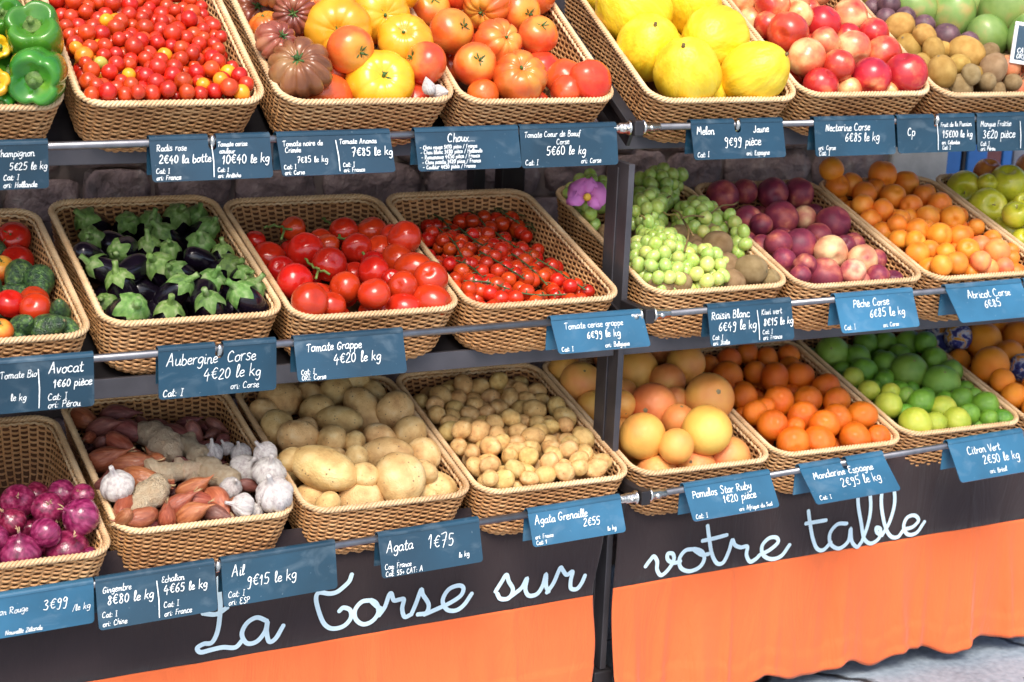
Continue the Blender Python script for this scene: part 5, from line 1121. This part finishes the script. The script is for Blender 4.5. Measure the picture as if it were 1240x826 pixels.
# --- bottom shelf
fill('B0', 0.012, -0.028, '22 607 20 onion .2 -.3; 14 632 18 onion -.3 -.6; 58 616 20 onion; 26 667 25 onion .1 -.85; 83 664 27 onion .35 -.6; 97 628 22 onion -.5 -.4; 54 650 19 onion; 76 599 18 onion .7 -.2; 114 674 10 onion; -2 652 16 onion; 50 686 12 onion; -25 640 24 onion; -30 690 24 onion; 100 600 14 onion', under=(['onion'], .028, 1), uvmax=.22)
fill('B1', 0.012, -0.018, '96 508 15 shal .9 .3; 140 502 14 shalp .95 -.2; 156 522 16 shalp .9 .2; 125 517 14 shalp .9 -.3; 145 538 14 shal .8 .4; 109 538 14 shalp -.8 .5; 157 562 19 shal .95 -.1; 128 556 17 shal .9 -.3; 172 581 17 shal .95 .15; 190 592 9 shal; 215 527 14 shalp .9 .2; 232 528 12 shalp; 167 628 14 shal -.9 .2; 202 627 12 shal .1 -.8; 215 613 14 shal .8 -.6; 264 605 15 shal .6 .5; 234 591 13 shal .9 -.4; 230 622 15 shal .8 -.5; 260 622 13 shalp .9 .2; 244 606 12 shal; 142 590 21 garlic -.1 -.75; 193 535 21 ginger; 257 548 14 garlic; 275 543 9 garlic; 291 548 13 garlic; 297 569 20 garlic .5 -.5; 296 613 15 garlic -.8 -.2; 326 571 20 garlic .2 -.7; 335 601 23 garlic -.1 -.7; 307 617 12 garlic .5 -.7; 326 549 15 garlic; 208 573 17 ginger; 229 543 15 ginger; 262 573 17 ginger; 175 608 20 ginger; 120 570 13 shal; 108 590 12 shalp; 150 612 14 shal; 185 560 12 shal; 235 570 14 ginger; 280 590 14 garlic; 122 630 10 shal', under=(['shal', 'shalp'], .0165, 2), uvmax=.36)
fill('B2', 0.018, -0.010, '339 482 23 potato; 335 517 20 potato; 361 530 22 potato; 376 478 16 potato; 409 472 19 potato; 425 460 17 potato; 448 477 17 potato; 384 498 20 potato .8 -.4; 409 508 22 potlong .95 .05; 442 497 25 potlong .5 .8; 477 497 21 potato; 496 525 19 potato; 402 533 18 potato; 428 536 14 potato; 460 529 18 potato; 466 551 26 potlong .95 -.1; 514 549 20 potato; 391 569 31 potlong .9 .3; 484 580 28 potato .5 .7; 437 608 28 potato .9 -.35; 534 596 23 potato; 500 615 16 potato; 378 601 20 potato; 515 572 15 potato; 442 577 15 potato; 398 612 17 potato; 396 628 13 potato; 431 555 14 potato; 474 610 14 potato; 319 501 16 potato; 352 556 14 potato; 520 604 14 potato', under=(['potato'], .027, 2))
scatter('B3', 0.008, -0.020, ['newpot'], .0178, .40, 'in the heap filling the small potato basket', seed=9, layers=2, space=1.95, bumps=.5, keep=.75)
fill('B4', 0.020, 0.018, '700 461 25 gfruit; 674 444 19 gfruity; 716 492 21 gfruity; 752 490 17 gfruity; 772 449 26 gfruity; 798 423 18 gfruit; 830 441 23 gfruity; 806 461 21 gfruitr .1 .5; 793 493 27 gfruitr -.4 .15; 856 482 28 gfruitr .3 -.3; 780 529 27 gfruity; 853 523 30 gfruity; 822 484 16 gfruit; 822 508 19 gfruitr; 817 540 21 gfruity; 795 573 25 gfruit; 844 567 26 gfruit; 894 559 27 gfruit; 738 432 18 gfruit', under=(['gfruit', 'gfruity'], .038, 1))
fill('B5', 0.010, -0.008, '929 433 13; 935 457 18; 968 455 18; 943 486 18; 1000 468 17; 978 484 17; 1013 486 17; 975 505 18; 1013 508 18; 1044 503 18; 926 494 13; 936 515 18 tang .1 -.3; 962 517 12; 996 518 18; 961 537 20 tang .1 .3; 997 535 20; 1036 531 20; 1070 532 15; 881 456 18; 901 481 16; 915 500 15 tang .4 .2; 858 441 12; 883 436 15; 918 452 14; 906 428 13; 955 430 13', under=(['tang'], .024, 2), dflt='tang')
fill('B6', 0.008, -0.010, '1010 429 20 limel -.2 -.3; 1036 433 15; 1048 416 14; 1071 415 14; 1100 416 15; 1046 449 15; 1073 441 14; 1033 457 12 limey; 1052 473 12 limey .9 0; 1070 461 11; 1100 451 22 limel .1 -.6; 1131 436 15; 1139 465 22 limel .0 -.6; 1081 477 12 limey; 1076 491 16 limey .4 .2; 1113 487 16; 1164 483 14; 1179 481 11 limel; 1144 496 15 limey; 1109 513 19 limey .6 .5; 1131 513 14 limey; 1160 511 16 limey; 1173 502 12; 1193 492 16; 1198 515 14; 1212 509 12; 1181 519 10 limel; 1097 480 11 limel; 1152 450 13 limel; 1090 430 13; 1063 500 12; 1120 415 13', under=(['lime'], .019, 2), dflt='lime')
fill('B7', 0.018, 0.016, '1190 412 21; 1196 447 22; 1162 436 13; 1190 457 13; 1226 478 16; 1208 392 18; 1235 409 20; 1240 446 17 wrap; 1129 408 20 wrap; 1158 408 16 wrap; 1215 462 14; 1256 470 18; 1222 430 17; 1265 430 20; 1175 390 17', under=(['oran'], .030, 1), dflt='oran')

# --- tomatoes still joined on green stalks lie among the round ones: one stalk each
def stalk(basket_, wf, wb, pts, lift, rad, label, cat, name, mat=M_stem):
    B = BASK[basket_]; mb = MB()
    for br in pts:
        mb.tube([on_heap(B, x, y, wf, wb)+B.n*(lift+.002*math.sin(i*2)) for i, (x, y) in enumerate(smooth2(br, 4))], rad, 7)
    o = mb.build(name, mat, None, True); tag(o, label, cat); return o
stalk('M2', -.004, -.040, [[(385, 311), (398, 305), (412, 301), (428, 303), (442, 310)], [(410, 301), (406, 290), (394, 280), (389, 276)], [(428, 303), (432, 313), (440, 322)], [(436, 306), (443, 304), (450, 306)]], .020, .0024, 'pale green branching tomato stalk on top of the round tomatoes', 'tomato stalk', 'tomato_stalk')
stalk('M2', -.004, -.040, [[(318, 291), (330, 288), (342, 292), (339, 304)], [(342, 292), (352, 294)]], .024, .0022, 'short green stalk between the two leftmost round tomatoes', 'tomato stalk', 'tomato_stalk')
stalk('M2', -.004, -.040, [[(368, 325), (376, 333), (384, 338), (398, 343)], [(384, 338), (381, 350)], [(384, 338), (388, 332)]], .018, .0022, 'grey green forked stalk among the tomatoes at left front of basket', 'tomato stalk', 'tomato_stalk')
stalk('M2', -.004, -.040, [[(462, 271), (476, 278), (485, 285), (492, 300)], [(480, 281), (482, 272), (476, 266)]], .02, .002, 'grey green stalk reaching over to the right rim of tomato basket', 'tomato stalk', 'tomato_stalk')

M_vine = skin('vine_stem', [(.3, '#2c3a1c'), (.7, '#5d6b3c')], 3, 3, .6, .2, 30)
# --- cherry tomatoes on the vine: each truss is one thing, its stem and every tomato a part
def truss(key, wf, wb, path, n, r, label, fr_, lift=0.0):
    B = BASK[key]; path = [(x+fr_.uniform(-6, 6), y+fr_.uniform(-5, 5)) for x, y in path]; pts = [on_heap(B, x, y, wf, wb) for x, y in smooth2(path, 8)]
    root = empty('cherry_tomato_truss', pts[0]); tag(root, label, 'tomato truss', 'cherry tomato trusses in the vine basket')
    P_ = np.array(pts); d = np.r_[0, np.cumsum(np.linalg.norm(np.diff(P_, axis=0), axis=1))]
    st = MB(); st.tube([Vector(p+B.n*(lift+r*.5)-pts[0]) for p in P_], .0016, 6)
    toms = []
    for k in range(n):
        s = (k+.6)/(n+.2)*d[-1]; p = np.array([np.interp(s, d, P_[:, i]) for i in range(3)])
        t = np.array([np.interp(min(s+.01, d[-1]), d, P_[:, i])-np.interp(max(s-.01, 0), d, P_[:, i]) for i in range(3)]); t /= np.linalg.norm(t)
        sd_ = np.cross(B.n, t); sg = 1 if k % 2 else -1
        c = p+sd_*sg*r*fr_.uniform(.8, 1.2)+B.n*(lift+fr_.uniform(-.7, .35)*r)
        q = loc_uvw(B, c); clampB(B, q, r); c = world(B, q)
        a = p+B.n*(lift+r*.5)
        st.tube([Vector(a-pts[0]), Vector((a*.5+(c+B.n*r*.85)*.5)-pts[0]+B.n*.002), Vector(c+B.n*r*.8-pts[0])], .0011, 5)
        toms.append((c, Vector(a-c).normalized()))
    st.build('stem', M_vine, root, True)
    for c, ax in toms:
        me = fr_.choice(MESH['cherry'])[0]; o = bpy.data.objects.new('cherry_tomato', me); COL.objects.link(o); o.parent = root
        o.rotation_mode = 'QUATERNION'; o.rotation_quaternion = Vector(ax).to_track_quat('Z', 'Y'); o.location = Vector(c-pts[0]); o.scale = (r*fr_.uniform(.9, 1.08),)*3
        cc = bpy.data.objects.new('calyx', cal_small); COL.objects.link(cc); cc.parent = o
frt = random.Random(21)

TR = [([(516, 256), (535, 272), (556, 292)], 7, 'back left, nearest the left rim'), ([(548, 252), (572, 268), (596, 286)], 7, 'at the back, second from the left rim'),
      ([(585, 249), (602, 262), (624, 282)], 6, 'at the back, third from the left rim'), ([(612, 252), (634, 262), (650, 280)], 5, 'at the far back right'),
      ([(522, 282), (545, 304), (566, 322)], 8, 'halfway along the left rim'), ([(556, 280), (580, 300), (604, 318)], 8, 'in the middle left of the heap'),
      ([(590, 285), (616, 300), (642, 318)], 8, 'with a bare grey stem in the middle of the heap'), ([(545, 318), (566, 336), (592, 354)], 8, 'in the front left quarter'),
      ([(583, 314), (606, 332), (632, 350)], 8, 'in the front, left of centre'), ([(622, 316), (640, 332), (664, 350)], 8, 'in the front, right of centre'),
      ([(650, 322), (674, 336), (706, 354)], 8, 'in a neat row along the right front'), ([(560, 346), (590, 356), (618, 364)], 7, 'along the front rim, left half'), ([(622, 356), (652, 360), (690, 360)], 7, 'along the front rim, right half')]
for k, (path, n, pl) in enumerate(TR):
    truss('M3', -.016, -.046, path, n, .0142, f'truss of cherry tomatoes {pl}', frt, lift=.004*(k % 3))
sc_n = scatter('M3', -0.028, -0.052, ['cherry'], .0142, .33, 'loose under the trusses in the vine basket', seed=14, layers=1, space=2.3)

# --- white grapes: each bunch is one thing, its stem and every grape a part
def bunch(key, wf, wb, ells, r, label, fr_, stem, pale=0, lift=.0, layers=2, maxn=96):
    """ells: pixel ellipses (x, y, a, b, tilt deg) the bunch covers, thick in the middle"""
    B = BASK[key]; pts = []
    p0 = on_heap(B, ells[0][0], ells[0][1], wf, wb)
    rp = r*FPX/((p0-CAMP)@CF)
    for (ex, ey, ea, eb, et) in ells:
        ct, st_ = math.cos(R(et)), math.sin(R(et))
        tries = 0
        while tries < 2600 and len(pts) < maxn:
            tries += 1
            a = fr_.uniform(0, 6.283); q = math.sqrt(fr_.random()); u, v = q*ea*math.cos(a), q*eb*math.sin(a)
            x, y = ex+u*ct-v*st_, ey+u*st_+v*ct
            h = lift+(1-q*q)*r*2.3-fr_.choice(range(layers))*r*1.6
            p = on_heap(B, x, y, wf, wb); p = p+B.n*h; c = loc_uvw(B, p); clampB(B, c, r); p = world(B, c)
            if all(np.linalg.norm(p-z_) > 1.62*r for z_ in pts): pts.append(p)
    root = empty('grape_bunch', p0); tag(root, label, 'grapes', 'bunches of white grapes')
    sm_ = MB()
    for br in stem:
        sm_.tube([Vector(on_heap(B, x, y, wf, wb)+B.n*(lift+r*2.5+.004*math.sin(i))-p0) for i, (x, y) in enumerate(smooth2(br, 4))], .0019, 6)
    if stem: sm_.build('stem', M_wood, root, True)
    for p in pts:
        me = fr_.choice(ME_grapey if fr_.random() < pale else ME_grape); o = bpy.data.objects.new('grape', me); COL.objects.link(o); o.parent = root
        o.location = Vector(p-p0); o.rotation_euler = [fr_.uniform(-.9, .9) for _ in range(3)]; o.scale = (r*fr_.uniform(.9, 1.08),)*3
frg = random.Random(5)
G = ('M4', .006, -.018)
bunch(*G, [(851, 328, 29, 19, 15)], .0126, 'pale yellow-green grape bunch at the front of its basket, beside the kiwis', frg, [[(808, 277), (822, 285), (828, 305), (824, 325)], [(822, 288), (834, 310)]], .6, .006)
bunch(*G, [(800, 318, 36, 30, 30)], .0126, 'green grape bunch under a brown stalk, right against the post', frg, [[(769, 285), (778, 288), (790, 276), (806, 282), (818, 288)], [(793, 276), (796, 266), (806, 262)]], .15, .008)
bunch(*G, [(846, 274, 30, 18, 25), (898, 286, 30, 12, 25)], .0126, 'grape bunch with a long bare stalk along the right rim', frg, [[(820, 290), (846, 286), (868, 276), (888, 268)]], .15, .012)
bunch(*G, [(792, 232, 27, 32, 60), (782, 272, 18, 16, 0)], .0126, 'tall dark green grape bunch piled at the back, right of the post', frg, [], 0, .03)
bunch(*G, [(712, 232, 26, 32, 50), (700, 262, 14, 14, 0)], .0126, 'grape bunch behind the pink orchid, left of the post', frg, [], .1, .022)
fill('M4', 0.010, -0.014, '868 299 18 kiwib .3 -.4; 881 322 15 kiwib; 889 344 16 kiwib -.5 -.6; 908 329 18 kiwib .8 .1; 925 345 16 kiwib .9 0; 944 346 12 kiwib; 898 352 12 kiwib; 860 282 14 kiwib', under=(['kiwib'], .021, 1), uvmax=.3)

# --- pink orchid bloom tucked among the grapes
B = BASK['M4']; oc = on_heap(B, 711, 238, .02, .0); oc = oc+(CAMP-oc)/np.linalg.norm(CAMP-oc)*.12
orc = empty('orchid_flower', oc); tag(orc, 'pink orchid flower among the green grapes, left of the post', 'flower')
oq = (TOCAM*.9+UP*.3).to_track_quat('Z', 'Y'); orc.rotation_mode = 'QUATERNION'; orc.rotation_quaternion = oq
for a, L_, w in ((80, .033, .015), (200, .036, .015), (318, .030, .013), (10, .034, .026), (150, .034, .027)):
    m = MB(); vs = []
    for i in range(7):
        t = i/6; ww = w*math.sin(math.pi*min(1, t*.92+.06))**.7
        for j in (-1, 0, 1):
            x, y = .004+t*L_, j*ww; ca, sa = math.cos(R(a)), math.sin(R(a)); vs.append((x*ca-y*sa, x*sa+y*ca, .006*math.sin(t*3)-.005*abs(j)*t+.004*t+.003*math.sin(a+i*1.7+j*2)))
    m.add(vs, [(3*i+j, 3*i+j+1, 3*i+j+4, 3*i+j+3) for i in range(6) for j in range(2)]); o = m.build('petal', K_orchid, orc, True); s_ = o.modifiers.new('thick', 'SOLIDIFY'); s_.thickness = .0009
v, f = blob(f_round(1.2, .3, .3, 0, .15, seed=3), 14, 10); me = mesh_np('throat', [Vector(p)*.0075+Vector((0, -.004, .006)) for p in v], f, K_orchy); obj('throat', me, orc)

# --- a little framed chalk board standing in the mango basket
A = BASK['T6']; c0 = on_heap(A, 1222, 76, .035, .035)
e1 = (onx(1222, 76, 0)*0+c0)
root = empty('framed_sign', c0); tag(root, 'small white-framed chalkboard card standing among the mangoes at right edge', 'sign')
exs = Vector(CR)*.96+Vector(CU)*.10; exs = Vector((exs.x, exs.y, 0)).normalized(); ups = (Vector((0, .25, 1))+exs*.22).normalized(); ns = exs.cross(ups).normalized(); exs = ups.cross(ns).normalized()
def P3(x, y, w=0): return tuple(exs*x+ups*y+ns*w)
def slab(mb, x0, y0, x1, y1, w0, w1): mb.add([P3(x0, y0, w0), P3(x1, y0, w0), P3(x1, y1, w0), P3(x0, y1, w0), P3(x0, y0, w1), P3(x1, y0, w1), P3(x1, y1, w1), P3(x0, y1, w1)], [(0, 3, 2, 1), (4, 5, 6, 7), (0, 1, 5, 4), (1, 2, 6, 5), (2, 3, 7, 6), (3, 0, 4, 7)])
m = MB(); slab(m, 0, 0, .115, .007, -.002, .003); slab(m, 0, .073, .115, .08, -.002, .003); slab(m, 0, .0071, .007, .0729, -.002, .003); slab(m, .108, .0071, .115, .0729, -.002, .003); m.build('frame', K_paper, root, bevel=.0012)
m = MB(); slab(m, .0072, .0072, .1078, .0728, -.0015, .0012); m.build('board', M_slate, root)
m = MB(); lift = [.0016]
for t_, x_, y_ in (('CAT: I', .011, .022), ('ORI: Pérou', .011, .011)):
    for pl in text_lines(t_, x_, y_, .0085, jr=random.Random(3))[0]: ribbon(m, pl, .0013, P3, lift)
m.build('writing', M_chalk, root)
m = MB(); m.tube([P3(.057, -.06, -.004), P3(.057, .02, -.004)], .002, 6); m.build('stake', M_steel, root, True)
print('COUNTS', COUNT)
